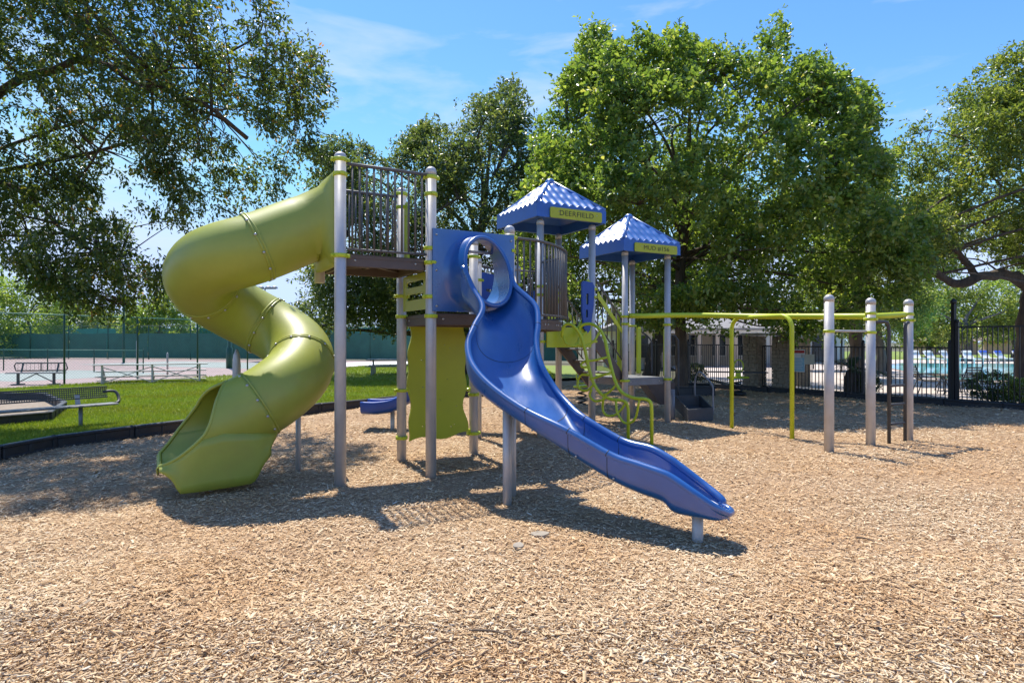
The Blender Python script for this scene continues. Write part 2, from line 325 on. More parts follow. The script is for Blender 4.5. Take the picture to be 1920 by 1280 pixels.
# chips
def make_chips():
    xs, ys = [], []
    for y0, y1, dens in ((2.2, 4.6, 7600), (4.6, 6.5, 4300), (6.5, 9, 2200), (9, 12, 1050), (12, 16, 480), (16, 23, 190)):
        w0 = .9 * y1 + 1.2; n = int(2 * w0 * (y1 - y0) * dens); x = RNG.uniform(-w0, w0, n); y = RNG.uniform(y0, y1, n)
        k = (np.abs(x) < .9 * y + 1.2) & pip(x, y, MULCH); xs.append(x[k]); ys.append(y[k])
    x = np.concatenate(xs); y = np.concatenate(ys); n = len(x)
    L = RNG.gamma(4.0, 0.0056, n).clip(.009, .085) * np.maximum(1, (y / 6) ** .62); Wd = L * RNG.uniform(.16, .5, n); Wd = np.minimum(Wd, .02 * np.maximum(1, (y / 6) ** .7))
    an = RNG.uniform(0, 2 * np.pi, n); tilt = RNG.normal(0, .15, n); roll = RNG.normal(0, .25, n); z = gz(x, y) + .006 + np.abs(RNG.normal(0, .0085, n)) + np.abs(np.sin(tilt)) * L * .4
    d = np.stack([np.cos(an) * np.cos(tilt), np.sin(an) * np.cos(tilt), np.sin(tilt)], -1)
    s = np.stack([-np.sin(an), np.cos(an), np.zeros(n)], -1); up = np.cross(d, s); sr = s * np.cos(roll)[:, None] + up * np.sin(roll)[:, None]; nr = np.cross(d, sr)
    c = np.stack([x, y, z], -1); tp = RNG.uniform(.3, 1, (n, 2)); sk = RNG.uniform(-.3, .3, (n, 2)) * L[:, None] * .5
    h = (L / 2)[:, None]; w = (Wd / 2)[:, None]
    q = [c - d * h + sr * w * tp[:, :1] + d * sk[:, :1], c + d * h + sr * w * tp[:, 1:] - d * sk[:, 1:], c + d * h - sr * w * tp[:, 1:] + d * sk[:, 1:], c - d * h - sr * w * tp[:, :1] - d * sk[:, :1]]
    t = np.where(RNG.uniform(0, 1, n) < .13, RNG.uniform(0, .14, n), RNG.beta(2.2, 1.9, n)); near = y < 3.6
    Q = np.stack(q, 1); dn = nr * (-0.005 * RNG.uniform(.5, 1.4, n))[:, None]
    V8 = np.concatenate([Q, Q + dn[:, None, :]], 1)[near]
    me = np_mesh('wood_chips', V8, 8, 'chips', t[near], [(0, 3, 2, 1), (0, 1, 5, 4), (2, 3, 7, 6)])
    put('wood_chips', me, kind='stuff', label='loose tan wood chips lying closest to the camera', cat='wood chips')
    me = np_mesh('wood_chips', Q[~near], 4, 'chips', t[~near]); put('wood_chips', me, kind='stuff', label='wood chips covering the play area around the posts', cat='wood chips')
make_chips()
# grass
def make_grass():
    xs, ys = [], []
    for y0, y1, dens in ((6, 11, 2600), (11, 14, 2200), (14, 18, 1200), (18, 25, 600), (25, 42, 130)):
        n = int((y1 - y0) * 22 * dens); x = RNG.uniform(-20, 2, n); y = RNG.uniform(y0, y1, n)
        k = pip(x, y, LAWN) & (x > -.95 * y - .6) & ~pip(x, y, PIT); xs.append(x[k]); ys.append(y[k])
    x = np.concatenate(xs); y = np.concatenate(ys); n = len(x); an = RNG.uniform(0, 2 * np.pi, n); h = RNG.uniform(.03, .075, n) * np.maximum(1, (y / 14) ** .5); w = RNG.uniform(.004, .009, n) * np.maximum(1, (y / 11) ** .9)
    c = np.stack([x, y, np.full(n, .018)], -1); s = np.stack([np.cos(an), np.sin(an), 0 * an], -1) * w[:, None]
    lean = RNG.normal(0, .5, (n, 2)) * h[:, None]; tip = c + np.concatenate([lean, h[:, None]], 1)
    put('grass', np_mesh('grass', np.stack([c - s, c + s, tip], 1), 3, 'grass', RNG.beta(2.5, 2.5, n)), kind='stuff', label='short bright green mown grass of the lawn', cat='grass')
PIT = [(p.x, p.y) for p in (G(-60, 806), G(92, 792), G(121, 770), G(85, 752), G(-120, 750))]
make_grass()
sheet('bare_bed', PIT, 0.03, 'bed_soil')
# black plastic border sections
def border(name, pts, label, h=.2, th=.11, seg=1.25):
    root = thing(name, label, 'border', (pts[0][0], pts[0][1], 0)); k = 0
    for a, b in zip(pts[:-1], pts[1:]):
        a = Vector((a[0], a[1], 0)); b = Vector((b[0], b[1], 0)); L = (b - a).length; n = max(1, round(L / seg)); d = (b - a) / n; u = d.normalized(); s = V(-u.y, u.x, 0)
        for i in range(n):
            p = a + d * i + u * .008; q = a + d * (i + 1) - u * .008; mb = MB(); dl = (q - p).length
            mb.bar(p + V(0, 0, h - .025), q + V(0, 0, h - .025), th, .05, bev=.012)           # top lip
            mb.bar(p + V(0, 0, h / 2 - .045), q + V(0, 0, h / 2 - .045), th * .62, h - .01)          # recessed web
            for t in (.04, .5, .96): mb.box(p + (q - p) * t + V(0, 0, h / 2 - .04), (.07, th * .92, h - .02), rz=math.atan2(u.y, u.x), bev=.008)
            mb.bar(p + V(0, 0, .012), q + V(0, 0, .012), th * .96, .055, bev=.008)
            mb.lathe(p + (q - p) * .98 + V(0, 0, h), [(.028, -.01), (.028, .006), (.012, .012)], 8)
            mb.build('border_section', 'border', root)
    return root
border('playground_border', [tuple(p) for p in BL[:9]], 'long black plastic border edging the wood chips along the lawn')
border('pit_border', [PIT[0], PIT[1], PIT[2], PIT[3], PIT[4]], 'black plastic border around the small bare bed behind the bench', h=.22)
n_ = (FENCE_B - FENCE_A).normalized(); off = V(n_.y, -n_.x, 0) * .32 if n_.x * 0 == 0 else 0
off = V(-.826, -.564, 0) * .30
border('fence_border', [tuple(FENCE_A + off - n_ * .2), tuple(FENCE_B + off)], 'black plastic border along the foot of the iron fence', h=.16)
# bits lying on the chips
mb = MB(); c = G(1012, 1008); out = [(.075 * math.cos(a) * (1 + .15 * math.sin(3 * a)) * 1.0, .05 * math.sin(a)) for a in np.linspace(0, 2 * math.pi, 13)[:-1]]
mb.prism(out, c + V(0, 0, .03), V(.98, -.17, .06).normalized(), V(.17, .98, .1).normalized(), .018); mb.build('flat_stone', 'flagstone', label='flat pale stone lying in the shadow of the blue slide', cat='stone')
mb = MB(); c = G(972, 1030); mb.prism([(a * .6, b * .8) for a, b in out], c + V(0, 0, .025), V(.6, .8, .1).normalized(), V(-.8, .6, .1).normalized(), .03); mb.build('flat_stone', 'flagstone', label='small tan stone just outside the blue slide shadow', cat='stone')
for (a, b, r, lab) in (((885, 1188), (960, 1202), .007, 'thin dark twig on the chips at bottom centre'), ((780, 1238), (835, 1208), .007, 'short dark twig near the bottom edge of the photo'), ((1215, 1150), (1290, 1140), .006, 'thin twig on the chips right of centre'), ((1605, 1012), (1640, 1020), .008, 'short dark stick on the chips at right')):
    p = G(*a); q = G(*b); mb = MB(); mid = (p + q) / 2 + V(.02, .03, 0)
    mb.tube([v + V(0, 0, .022) for v in vspline([p, mid, q], 8)], [r * (1 - .07 * i) for i in range(8)], 6); mb.build('twig', 'stick', label=lab, cat='twig')

# fallen leaves on the chips
n_ = 700; x_ = RNG.uniform(-9, 9, n_); y_ = RNG.uniform(2.2, 15, n_); k_ = pip(x_, y_, MULCH) & ((x_ < -1.5) | (RNG.uniform(0, 1, n_) < .4)); x_, y_ = x_[k_], y_[k_]; n_ = len(x_)
an_ = RNG.uniform(0, 6.28, n_); l_ = RNG.uniform(.02, .04, n_); d_ = np.stack([np.cos(an_), np.sin(an_), RNG.normal(0, .2, n_)], -1) * l_[:, None]; s_ = np.stack([-np.sin(an_), np.cos(an_), RNG.normal(0, .3, n_)], -1) * (l_ * .45)[:, None]; c_ = np.stack([x_, y_, gz(x_, y_) + .03], -1)
put('leaf_litter', np_mesh('leaf_litter', np.stack([c_ - d_, c_ + s_, c_ + d_, c_ - s_], 1), 4, 'dead_leaf', RNG.uniform(0, 1, n_)), kind='stuff', label='scattered dry fallen leaves on the wood chips', cat='leaf litter')

# ================================================================== the play structure (one bolted-together thing)
UX = V(.8746, .4848, 0); VX = V(-.4848, .8746, 0); NX = -VX; UP = V(0, 0, 1); SP = 1.067
RZ = math.atan2(UX.y, UX.x)
PLAY = thing('play_structure', 'large play structure with lime spiral slide, blue slide and two blue tiled roofs', 'play structure', (0, 9, 0))
P1 = V(-1.894, 6.888, 0); P2 = V(-.961, 7.405, 0); P3 = V(-1.472, 8.327, 0); P4 = P1 + P3 - P2
P6 = V(-.03, 7.92, 0); P5 = V(-.545, 8.87, 0)
QC0 = V(.682, 11.19, 0); h_ = SP / 2
QA = QC0 - UX * h_ - VX * h_; QB = QC0 + UX * h_ - VX * h_; QD = QC0 + UX * h_ + VX * h_; QC = QC0 - UX * h_ + VX * h_
RC0 = V(2.341, 12.52, 0)
RA = RC0 - UX * h_ - VX * h_; RB = RC0 + UX * h_ - VX * h_; RD = RC0 + UX * h_ + VX * h_; RC = RC0 - UX * h_ + VX * h_
H1 = V(-.56, 10.2, 0); H2 = V(.09, 11.05, 0)
S1 = V(4.65, 9.16, 0); S2 = V(5.49, 9.56, 0); S3 = V(6.36, 10.02, 0)
PR = .0635
def prof_dome(r, top): return [(r, -.2), (r, top - .05)] + [(r * math.cos(a), top - .05 + .055 * math.sin(a)) for a in (.3, .6, .9, 1.2, 1.45)]
def ring_clamp():
    mb = MB(); mb.lathe((0, 0, 0), [(PR + .001, -.022), (PR + .013, -.022), (PR + .016, -.016), (PR + .016, .016), (PR + .013, .022), (PR + .001, .022)], 20)
    for a in (0.0, math.pi):
        d = V(math.cos(a), math.sin(a), 0); mb.box(d * (PR + .026), (.032, .05, .04), rz=a, bev=.006)
        mb.lathe(d * (PR + .03) + V(-d.y, d.x, 0) * .024, [(.009, 0), (.009, .008), (.004, .011)], 8, axis=V(-d.y, d.x, 0))
    return mb.mesh('clamp', 'lime')
CLAMP = ring_clamp()
POST_ROOT = {}
def post(p, top, clamps=(), r=PR, z0=-.25):
    mb = MB(); body_top = top - .06
    mb.lathe(p, [(r, z0), (r, body_top)], 24); o = mb.build('post', 'post', PLAY)
    cb = MB(); cb.lathe(p, [(r + .004, body_top - .05), (r + .004, top - .06)] + [((r + .004) * math.cos(a), top - .06 + .06 * math.sin(a)) for a in (.3, .6, .9, 1.2, 1.5)], 24); cb.build('post_cap', 'post', o)
    for i, z in enumerate(clamps): put('clamp', CLAMP, o, Matrix.Translation(V(p.x, p.y, z)) @ Matrix.Rotation(RZ + (math.pi / 2 if i % 2 else 0), 4, 'Z'))
    return o
post(P1, 3.69, (3.60, 3.44, 2.545)); post(P2, 3.67, (3.54, 3.34, 2.70, 2.53, 2.13, 1.90)); post(P3, 3.65, (3.56, 3.38, 2.20, 1.93, .95, .32)); post(P4, 3.42, (2.53,), z0=2.33)
post(P5, 3.07, (2.8, 2.3, 1.9, .85, .3)); post(P6, 3.07, (2.92, 2.74, 1.9)); post(H1, 2.98, (2.6, 1.88)); post(H2, 2.95, (2.6, 1.88))
for p, z in ((QA, 3.66), (QB, 3.66), (QC, 3.66), (QD, 3.66)): post(p, z, (2.52, 2.38, 1.6), r=.06)
for p, z in ((RA, 3.33), (RB, 3.33), (RC, 3.33), (RD, 3.33)): post(p, z, (1.93, .86) if p is not RA else (2.07, 1.93, .86), r=.06)
for p, z, c in ((S1, 2.29, (1.75,)), (S2, 2.27, (2.03, 1.94, 1.74)), (S3, 2.28, (2.04, 1.94))): post(p, z, c, r=.0675)

# ---- decks
def deck(poly, z, material='deck', th=.13, edge=.0):
    c = sum(poly, V(0, 0, 0)) / len(poly); ins = [p + (c - p).normalized() * .09 for p in poly]
    mb = MB(); n = len(ins); vs = []
    for zz in (z - .012, z): vs += [V(p.x, p.y, zz) for p in ins]
    mb.add(vs, [tuple(range(n - 1, -1, -1)), tuple(range(n, 2 * n))] + [(i, (i + 1) % n, n + (i + 1) % n, n + i) for i in range(n)])
    o = mb.build('deck', material, PLAY)
    mb = MB()
    for i in range(n):
        a, b = ins[i], ins[(i + 1) % n]
        mb.bar(V(a.x, a.y, z - th / 2 - .014), V(b.x, b.y, z - th / 2 - .014), .035, th, bev=.008); mb.bar(V(a.x, a.y, z - .03), V(b.x, b.y, z - .03), .05, .03)
    mb.build('deck_edge', material, o)
    br = MB()
    if n == 4:
        for a, b in ((0, 2), (1, 3)): br.bar(V(ins[a].x, ins[a].y, z - .05 - .004 * a), V(ins[b].x, ins[b].y, z - .05 - .004 * a), .05, .055)
        m1, m2 = (ins[0] + ins[1]) / 2, (ins[2] + ins[3]) / 2; br.bar(V(m1.x, m1.y, z - .045), V(m2.x, m2.y, z - .045), .04, .045)
        br.build('brace', material, o)
    bo = MB()
    for i in range(n):
        a, b = ins[i], ins[(i + 1) % n]; nrm = V((b - a).y, -(b - a).x, 0).normalized()
        if nrm.dot(a - c) < 0: nrm = -nrm
        for t in (.12, .88): q = a + (b - a) * t; bo.lathe(V(q.x, q.y, z - .07) + nrm * .017, [(.014, 0), (.012, .008), (.004, .011)], 8, axis=nrm)
    bo.build('bolt_heads', 'bolt', o)
    return o
deck([P1, P2, P3, P4], 2.58); deck([P2, P6, P5, P3], 1.94)
ARC = vspline([P6, V(.42, 8.3, 0), V(.76, 9.05, 0), V(.80, 9.75, 0), QA], 15)
deck([P6 + V(.02, .02, 0)] + ARC[2:-2:2] + [QA, QC, H1, P5], 1.9); deck([QA, QB, QD, QC], 1.9)
deck([RA, RB, RD, RC], .9, 'deck_grey')

# ---- guard rails
BAR = MB().tube([(0, 0, 0), (0, 0, 1)], .0125, 8).mesh('bar', 'rail')
def guard(path, z0, z1, nb, inset=.07, r=.019):
    pts = [Vector(p) for p in path]; L = [0]
    for a, b in zip(pts[:-1], pts[1:]): L.append(L[-1] + (b - a).length)
    def at(s):
        for i in range(len(pts) - 1):
            if s <= L[i + 1] + 1e-6: return pts[i].lerp(pts[i + 1], (s - L[i]) / (L[i + 1] - L[i]))
        return pts[-1]
    s0, s1 = inset, L[-1] - inset; n = max(2, 2 * (len(pts) - 1)); P = [at(s0 + (s1 - s0) * i / n) for i in range(n + 1)]
    mb = MB(); mb.tube([p + UP * z1 for p in P], r, 10)
    o = mb.build('guard_rail', 'rail', PLAY); MB().tube([p + UP * z0 for p in P], r * .8, 8).build('bottom_rail', 'rail', o)
    for i in range(nb):
        p = at(s0 + .055 + (s1 - s0 - .11) * i / (nb - 1)); put('bar', BAR, o, Matrix.Translation(p + UP * z0) @ Matrix.Diagonal((1, 1, z1 - z0, 1)))
    return o
f = NX * .03
guard([P1 + f, P2 + f], 2.62, 3.56, 11); guard([P4, P3], 2.62, 3.52, 11)
guard(ARC, 1.95, 2.92, 27); guard([QC, QD], 1.95, 2.9, 10); guard([H1, P5], 1.95, 2.85, 9); guard([H1, QC], 1.95, 2.85, 9)

# ---- lime panels
def panel(poly, O, X, material, th=.022, holes=(), name='panel', parent=PLAY, label=None):
    """flat sheet with rounded holes: built as strips around the holes using a fine grid mask"""
    mb = MB(); mb.prism(poly, O, X, UP, th); o = mb.build(name, material, parent, label=label); return o
def slot(a, z, w, h, n=5):
    r = min(w, h) / 2; pts = []
    for cx, cz, s in ((a + w / 2 - r, z + h / 2 - r, 0), (a - w / 2 + r, z + h / 2 - r, 1), (a - w / 2 + r, z - h / 2 + r, 2), (a + w / 2 - r, z - h / 2 + r, 3)):
        for i in range(n): t = (s + i / (n - 1)) * math.pi / 2; pts.append((cx + r * math.cos(t), cz + r * math.sin(t)))
    return pts
import bmesh
def sheet_with_holes(outer, holes, O, X, th, name, material, parent, label=None, Yv=UP):
    cu = bpy.data.curves.new(name, 'CURVE'); cu.dimensions = '2D'; cu.fill_mode = 'BOTH'; cu.extrude = th / 2
    for loop in [outer] + list(holes):
        s = cu.splines.new('POLY'); s.points.add(len(loop) - 1); s.use_cyclic_u = True
        for p, q in zip(s.points, loop): p.co = (q[0], q[1], 0, 1)
    o = bpy.data.objects.new(name, cu); COL.objects.link(o); dg = bpy.context.evaluated_depsgraph_get(); me = bpy.data.meshes.new_from_object(o.evaluated_get(dg)); bpy.data.objects.remove(o); bpy.data.curves.remove(cu)
    X = Vector(X); Z = X.cross(Yv).normalized(); O = Vector(O); me.transform(Matrix(((X.x, Yv.x, Z.x, O.x), (X.y, Yv.y, Z.y, O.y), (X.z, Yv.z, Z.z, O.z), (0, 0, 0, 1)))); me.name = name
    me.materials.clear(); me.materials.append(MATS[material]); me.polygons.foreach_set('use_smooth', [False] * len(me.polygons)); me.update(); return put(name, me, parent, label=label)
# riser ladder panel between the two decks
E23 = (P3 - P2).normalized()
o_ = P2 + E23 * .10
sheet_with_holes([(0, 1.99), (.86, 1.99), (.86, 2.44), (0, 2.44)], [slot(.43, 2.16, .62, .075), slot(.43, 2.32, .62, .075)], o_, E23, .02, 'riser_panel', 'lime_panel', PLAY)
# tall hand-hold panels beside the deck opening
for t in (.84,):
    q = P2 + E23 * t + UX * .02
    sheet_with_holes([(0, 2.62), (.13, 2.62), (.13, 3.3), (.10, 3.42), (.03, 3.42), (0, 3.35)], [slot(.065, 3.05, .05, .4)], q, E23, .03, 'hand_hold_panel', 'lime', PLAY)
# wavy climbing wall under the middle deck
D35 = (P5 - P3); L35 = D35.length; D35 = D35.normalized()
def wavy():
    zt, zb = 1.80, .24; L = []; 
    for i in range(25): t = i / 24; L.append((.10 + .018 * math.sin(t * 21) + .02 * math.sin(t * 9 + 1), zb + .02 + (zt - zb - .02) * (1 - t)))
    for i in range(1, 12): t = i / 12; L.append((.10 + (L35 - .26) * t, zb + .035 * math.sin(t * 7.5) + .02 + .05 * t))
    for i in range(25): t = i / 24; L.append((L35 - .13 + .03 * math.sin(t * 17 + .6) + .022 * math.sin(t * 8 + 2), zb + .1 + (zt - zb - .1) * t))
    return L
W_ = wavy()
hs = [[(a + .012 * math.cos(k), z + .007 * math.sin(k)) for k in (0, 1.05, 2.1, 3.14, 4.2, 5.2)] for a, z in ((.28, 1.35), (.36, 1.4), (.62, 1.55), (.70, 1.51), (.66, 1.08), (.3, .98), (.8, .7), (.34, .5), (.3, .45), (.72, .42), (.77, .45), (.55, .8))]
wall = sheet_with_holes(W_, hs, P3, D35, .03, 'climbing_wall', 'lime_panel', PLAY, label='tall wavy-edged lime climbing wall')
mb = MB()
for a, z in ((.03, .95), (.03, .32), (L35 - .06, .92), (L35 - .06, .34)): mb.box(P3 + D35 * a + UP * z, (.1, .05, .05), rz=math.atan2(D35.y, D35.x), bev=.01)
mb.build('bracket', 'lime', wall)

# ---- spiral tube slide
R0 = .385; HC = V(-3.1, 7.46, 0); HR = .56
E0 = V(-2.15, 7.35, 0) - UX * .05
path = []          # (pos, heading)
for i in range(9): s = .74 * i / 8; path.append((E0 - UX * s + UP * np.interp(s, [0, .15, .74], [2.97, 2.93, 2.64]), -UX, s))
zphi = ([0, 60, 119, 165, 209, 255, 299, 330, 360], [2.63, 2.47, 2.24, 2.01, 1.77, 1.52, 1.26, 1.08, .90])
NPH = 48; i_sect = {}
for i in range(1, NPH + 1):
    ph = 360.0 * i / NPH; hd = math.radians(209 - ph); l = V(-math.sin(hd), math.cos(hd), 0); path.append((HC + l * HR + UP * np.interp(ph, *zphi), None, ph))
S0 = path[-1][0]
NE = 12
for i in range(1, NE + 1): s = .97 * i / NE; path.append((V(S0.x, S0.y, 0) - UX * s + UP * np.interp(s, [0, .2, .4, .6, .8, 1], [.90, .79, .71, .665, .645, .64]), None, s))
pos = [p[0] for p in path]
for _ in range(3):      # smooth the height profile a little
    zz = [p.z for p in pos]; pos = [V(p.x, p.y, zz[i] if i in (0, len(pos) - 1) else (zz[i - 1] + 2 * zz[i] + zz[i + 1]) / 4) for i, p in enumerate(pos)]
fr = []
for i in range(len(pos)):
    t = (pos[min(i + 1, len(pos) - 1)] - pos[max(i - 1, 0)]).normalized(); sd = UP.cross(t).normalized() * -1; up = sd.cross(t) ; 
    if up.z < 0: up = -up
    fr.append((t, sd, up))          # sd = right of heading
NT = 40
def tube_ring(i, r, flare=0.0, sq=0.0, dz=0.0):
    t, sd, up = fr[i]; out = []
    if flare > 0: t = -UX; sd = UP.cross(t).normalized() * -1; up = UP
    for k in range(NT):
        a = 2 * math.pi * k / NT; ca, sa = math.cos(a), math.sin(a); m = max(abs(ca), abs(sa)); rr = r * (1 + sq * (1 / m - 1) * .9)
        out.append(pos[i] + sd * (rr * sa) + up * (rr * ca) + t * dz)
    return out
iS = 8; seam_ph = [0, 118, 200, 286, 360]; seams = [iS + round(p / 360 * NPH) for p in seam_ph]
SPIRAL = None
def tube_section(i0, i1, entry=False):
    mb = MB(); rows = []
    if entry:
        t = -UX; c0 = pos[0]
        for w, hh, dz, sq in ((.49, .53, -.04, 1.0), (.49, .53, 0.0, 1.0), (.47, .505, .03, .9), (.44, .46, .06, .6), (.41, .42, .10, .3)):
            sd = UP.cross(t).normalized() * -1; row = []
            for k in range(NT):
                a = 2 * math.pi * k / NT; ca, sa = math.cos(a), math.sin(a); m = max(abs(ca), abs(sa)); q = 1 + sq * (1 / m - 1) * .92
                row.append(c0 + sd * (w * q * sa) + UP * (hh * q * ca) + t * dz)
            rows.append(row)
        i0b = i0 + 2
    else: i0b = i0
    for i in range(i0b, i1 + 1): rows.append(tube_ring(i, R0))
    mb.loft(rows, True); return mb
sect = []
sl = tube_section(0, seams[0], True).build('spiral_slide', 'spiral', PLAY, label='lime green spiral tube slide'); SPIRAL = sl
for a, b in zip(seams[:-1], seams[1:]): tube_section(a, b).build('tube_section', 'spiral', SPIRAL)
for sm in SPIRAL.data, : pass
# seams with bolts
BOLT = MB().lathe((0, 0, 0), [(.016, -.004), (.016, .002), (.011, .009), (.005, .012)], 10).mesh('bolt', 'bolt')
for i in seams:
    mb = MB(); t, sd, up = fr[i]; rows = []
    for dz, dr in ((-.03, .0), (-.028, .009), (-.010, .012), (-.003, .003), (.003, .003), (.010, .012), (.028, .009), (.03, 0)):
        rows.append([pos[i] + sd * ((R0 + dr) * math.sin(a)) + up * ((R0 + dr) * math.cos(a)) + t * dz for a in [2 * math.pi * k / 48 for k in range(48)]])
    mb.loft(rows, True); mb.build('seam_flange', 'spiral', SPIRAL)
    for k in range(12):
        a = 2 * math.pi * (k + .5) / 12; d = sd * math.sin(a) + up * math.cos(a); p = pos[i] + d * (R0 + .011) + t * .02
        put('bolt', BOLT, SPIRAL, Matrix.Translation(p) @ d.to_track_quat('Z', 'Y').to_matrix().to_4x4())
# open exit section
mb = MB(); rows = []; rim_n, rim_f = [], []; i0 = seams[-1]
ths = ([0, .14, .25, .36, .56, .75, .88, .97], [180, 178, 163, 146, 103, 76, 56, 44])
sub = []
for j in range((len(pos) - 1 - i0) * 3 + 1):
    k = i0 + j // 3; w = (j % 3) / 3; k2 = min(k + 1, len(pos) - 1); sub.append((pos[k].lerp(pos[k2], w), fr[k][0].lerp(fr[k2][0], w).normalized(), fr[k][1].lerp(fr[k2][1], w).normalized(), fr[k][2].lerp(fr[k2][2], w).normalized()))
for j, (p, t, sd, up) in enumerate(sub):
    s = .97 * j / (len(sub) - 1); th = math.radians(np.interp(s, *ths)); fl = max(0, (s - .5)) ** 1.5 * .16; dth = math.radians(float(np.interp(s, [0, .14, .3, .5, .8, .97], [0, 0, 12, 18, 12, 4])))
    row = [p + sd * ((R0 + fl) * math.sin(a)) - up * (R0 * math.cos(a)) for a in [-max(.35, th - dth) + (th + dth * 1.2 + max(.35, th - dth)) * k / 40 for k in range(41)]]
    rows.append(row); rim_f.append(row[-1]); rim_n.append(row[0])
# turned-down lip at the nose
last = rows[-1]; t = sub[-1][1]
for q, dzz in ((.02, -.004), (.032, -.022), (.022, -.045)): rows.append([p + (-UX) * q + UP * dzz for p in last])
mb.loft(rows, False); ex = mb.build('exit_section', 'spiral', SPIRAL)
sol = ex.modifiers.new('thick', 'SOLIDIFY'); sol.thickness = .012; sol.offset = -1
st = next(i for i, (p, q) in enumerate(zip(rim_n, rim_f)) if (p - q).length > .03)
loop = rim_n[st:][::-1] + rim_f[st:]
loop = loop + last[::-1][1:-1]; MB().tube(loop, .019, 8, closed=True).build('rim', 'spiral', SPIRAL)
# moulded foot under the exit: skirt walls that leave the tube where it is widest
S0g = V(S0.x, S0.y, 0); zb_ = ([-.12, -.02, .05, .09, .12, .16, .45, .78, .80, .82, .86, .91, .97], [.50, .40, .30, .21, .13, .10, .085, .075, .09, .15, .22, .27, .31])
for side in (-1, 1):
    mb = MB(); rows = []
    for j, (p, t, sd, up) in enumerate(sub):
        s = .97 * j / (len(sub) - 1); th = math.radians(np.interp(s, *ths)); dth = math.radians(float(np.interp(s, [0, .14, .3, .5, .8, .97], [0, 0, 12, 18, 12, 4]))); lim = (th + dth * 1.2) if side > 0 else max(.35, th - dth)
        a = min(lim, math.radians(float(np.interp(s, [0, .06, .12, .25, .4], [26, 40, 52, 68, 80])))); fl = max(0, (s - .5)) ** 1.5 * .16; top = p + sd * (side * (R0 + fl + .003) * math.sin(a)) - up * (R0 * math.cos(a)); zb = float(np.interp(s, *zb_)); tube_bot = (p - up * R0).z
        full = p + sd * (side * (R0 + fl) * .93); row = [top]
        for k in range(1, 7):
            f_ = k / 6; q = top.lerp(V(full.x, full.y, 0), min(1, f_ * 1.6) ** 1.3 * .5); row.append(V(q.x, q.y, top.z + (min(zb, top.z - .01) - top.z) * f_))
        e_ = row[-1]; row.append(V(e_.x, e_.y, e_.z) - sd * (side * .06)); rows.append(row)
    mb.loft(rows, False); o = mb.build('exit_foot', 'spiral', SPIRAL); o.modifiers.new('thick', 'SOLIDIFY').thickness = .008
nf = V(.4848, -.8746, 0)
mb = MB(); rec = [(.51, .12), (.59, .12), (.59, .18), (.575, .2), (.525, .2), (.51, .18)]; mb.prism(rec, S0g + nf * .372, -UX, UP, .006); mb.build('lift_slot', 'tan_plastic', SPIRAL)
MB().lathe(S0g - UX * .5, [(.04, -.1), (.04, .12)], 16).build('support_leg', 'post', SPIRAL); MB().lathe(V(-2.67, 7.8, 0), [(.032, -.2), (.032, .98)], 16).build('support_leg', 'post', SPIRAL)
mb = MB(); mb.lathe(V(-3.55, 8.05, 0), [(.05, -.2), (.05, 1.3), (.04, 1.42), (.015, 1.5)], 16); mb.build('support_leg', 'post', SPIRAL)

# ---- blue slide and its hood
MH = (P2 + P6) / 2
def HL(a, b, z): return MH + UX * a + NX * b + UP * z
stn = [ (HL(-.285, .42, 2.45), HL(.285, .42, 2.45), 1.955, 1.92), (HL(-.235, .55, 2.21), HL(.288, .53, 2.25), 1.90, 1.84) ]
for L_, R_, bd in (((908, 577, 6.86), (1000, 573, 7.17), 1.66), ((893, 612, 6.68), (1006, 608, 7.0), 1.375), ((881, 645, 6.5), (1003, 643, 6.85), 1.245), ((889, 684, 6.3), (1011, 684, 6.65), 1.11),
                   ((923, 724, 6.08), (1036, 727, 6.5), .98), ((985, 768, 5.8), (1062, 757, 6.3), .815), ((1060, 805, 5.52), (1091, 783, 6.05), .62), ((1145, 853, 5.28), (1165, 827, 5.78), .425), ((1200, 872, 5.15), (1220, 843, 5.56), .345)):
    l, r = A(*L_), A(*R_); stn.append((l, r, bd, bd - .04))
for L_, R_, bd, ob in (((1240, 886, 5.05), (1252, 860, 5.44), .31, .27), ((1262, 897, 5.0), (1272, 874, 5.38), .30, .195), ((1305, 927, 4.9), (1316, 908, 5.25), .27, .19), ((1343, 953, 4.86), (1352, 938, 5.1), .25, .19)):
    stn.append((A(*L_), A(*R_), bd, ob))
tip = A(1361, 957, 4.99); stn.append((tip + V(-.02, -.085, 0), tip + V(-.005, .09, .012), .262, .20))
flat = [tuple(l) + tuple(r) + (b, o) for l, r, b, o in stn]; NSL = 90
smp = spline(flat, NSL); NA = 22
inner, outer, lr, rr_ = [], [], [], []
for q in smp:
    l, r, bd, ob = V(*q[0:3]), V(*q[3:6]), q[6], q[7]; ro, so = [], []
    for k in range(NA + 1):
        a = math.pi * k / NA; x = -math.cos(a); hh = 1 - math.sin(a) ** .62; c = l.lerp(r, (x + 1) / 2); ro.append(V(c.x, c.y, bd + (c.z - bd) * hh))
        x2 = x * (1.0 + .10 / max(.3, (r - l).length)); c2 = l.lerp(r, (x2 + 1) / 2); h2 = 1 - math.sin(a) ** .42; so.append(V(c2.x, c2.y, ob + (c2.z - .004 - ob) * h2))
    inner.append(ro); outer.append(so); lr.append(l + (l - r).normalized() * .02); rr_.append(r + (r - l).normalized() * .02)
mb = MB(); mb.loft(inner, False); SLB = mb.build('curved_slide', 'blue_bed', PLAY, label='curved open blue slide at the front')
mb = MB(); mb.loft(outer, False); mb.add([inner[-1][0], inner[-1][NA], outer[-1][NA], outer[-1][NA // 2], outer[-1][0]], [(0, 1, 2, 3, 4)]); mb.build('slide_outer_wall', 'blue', SLB)
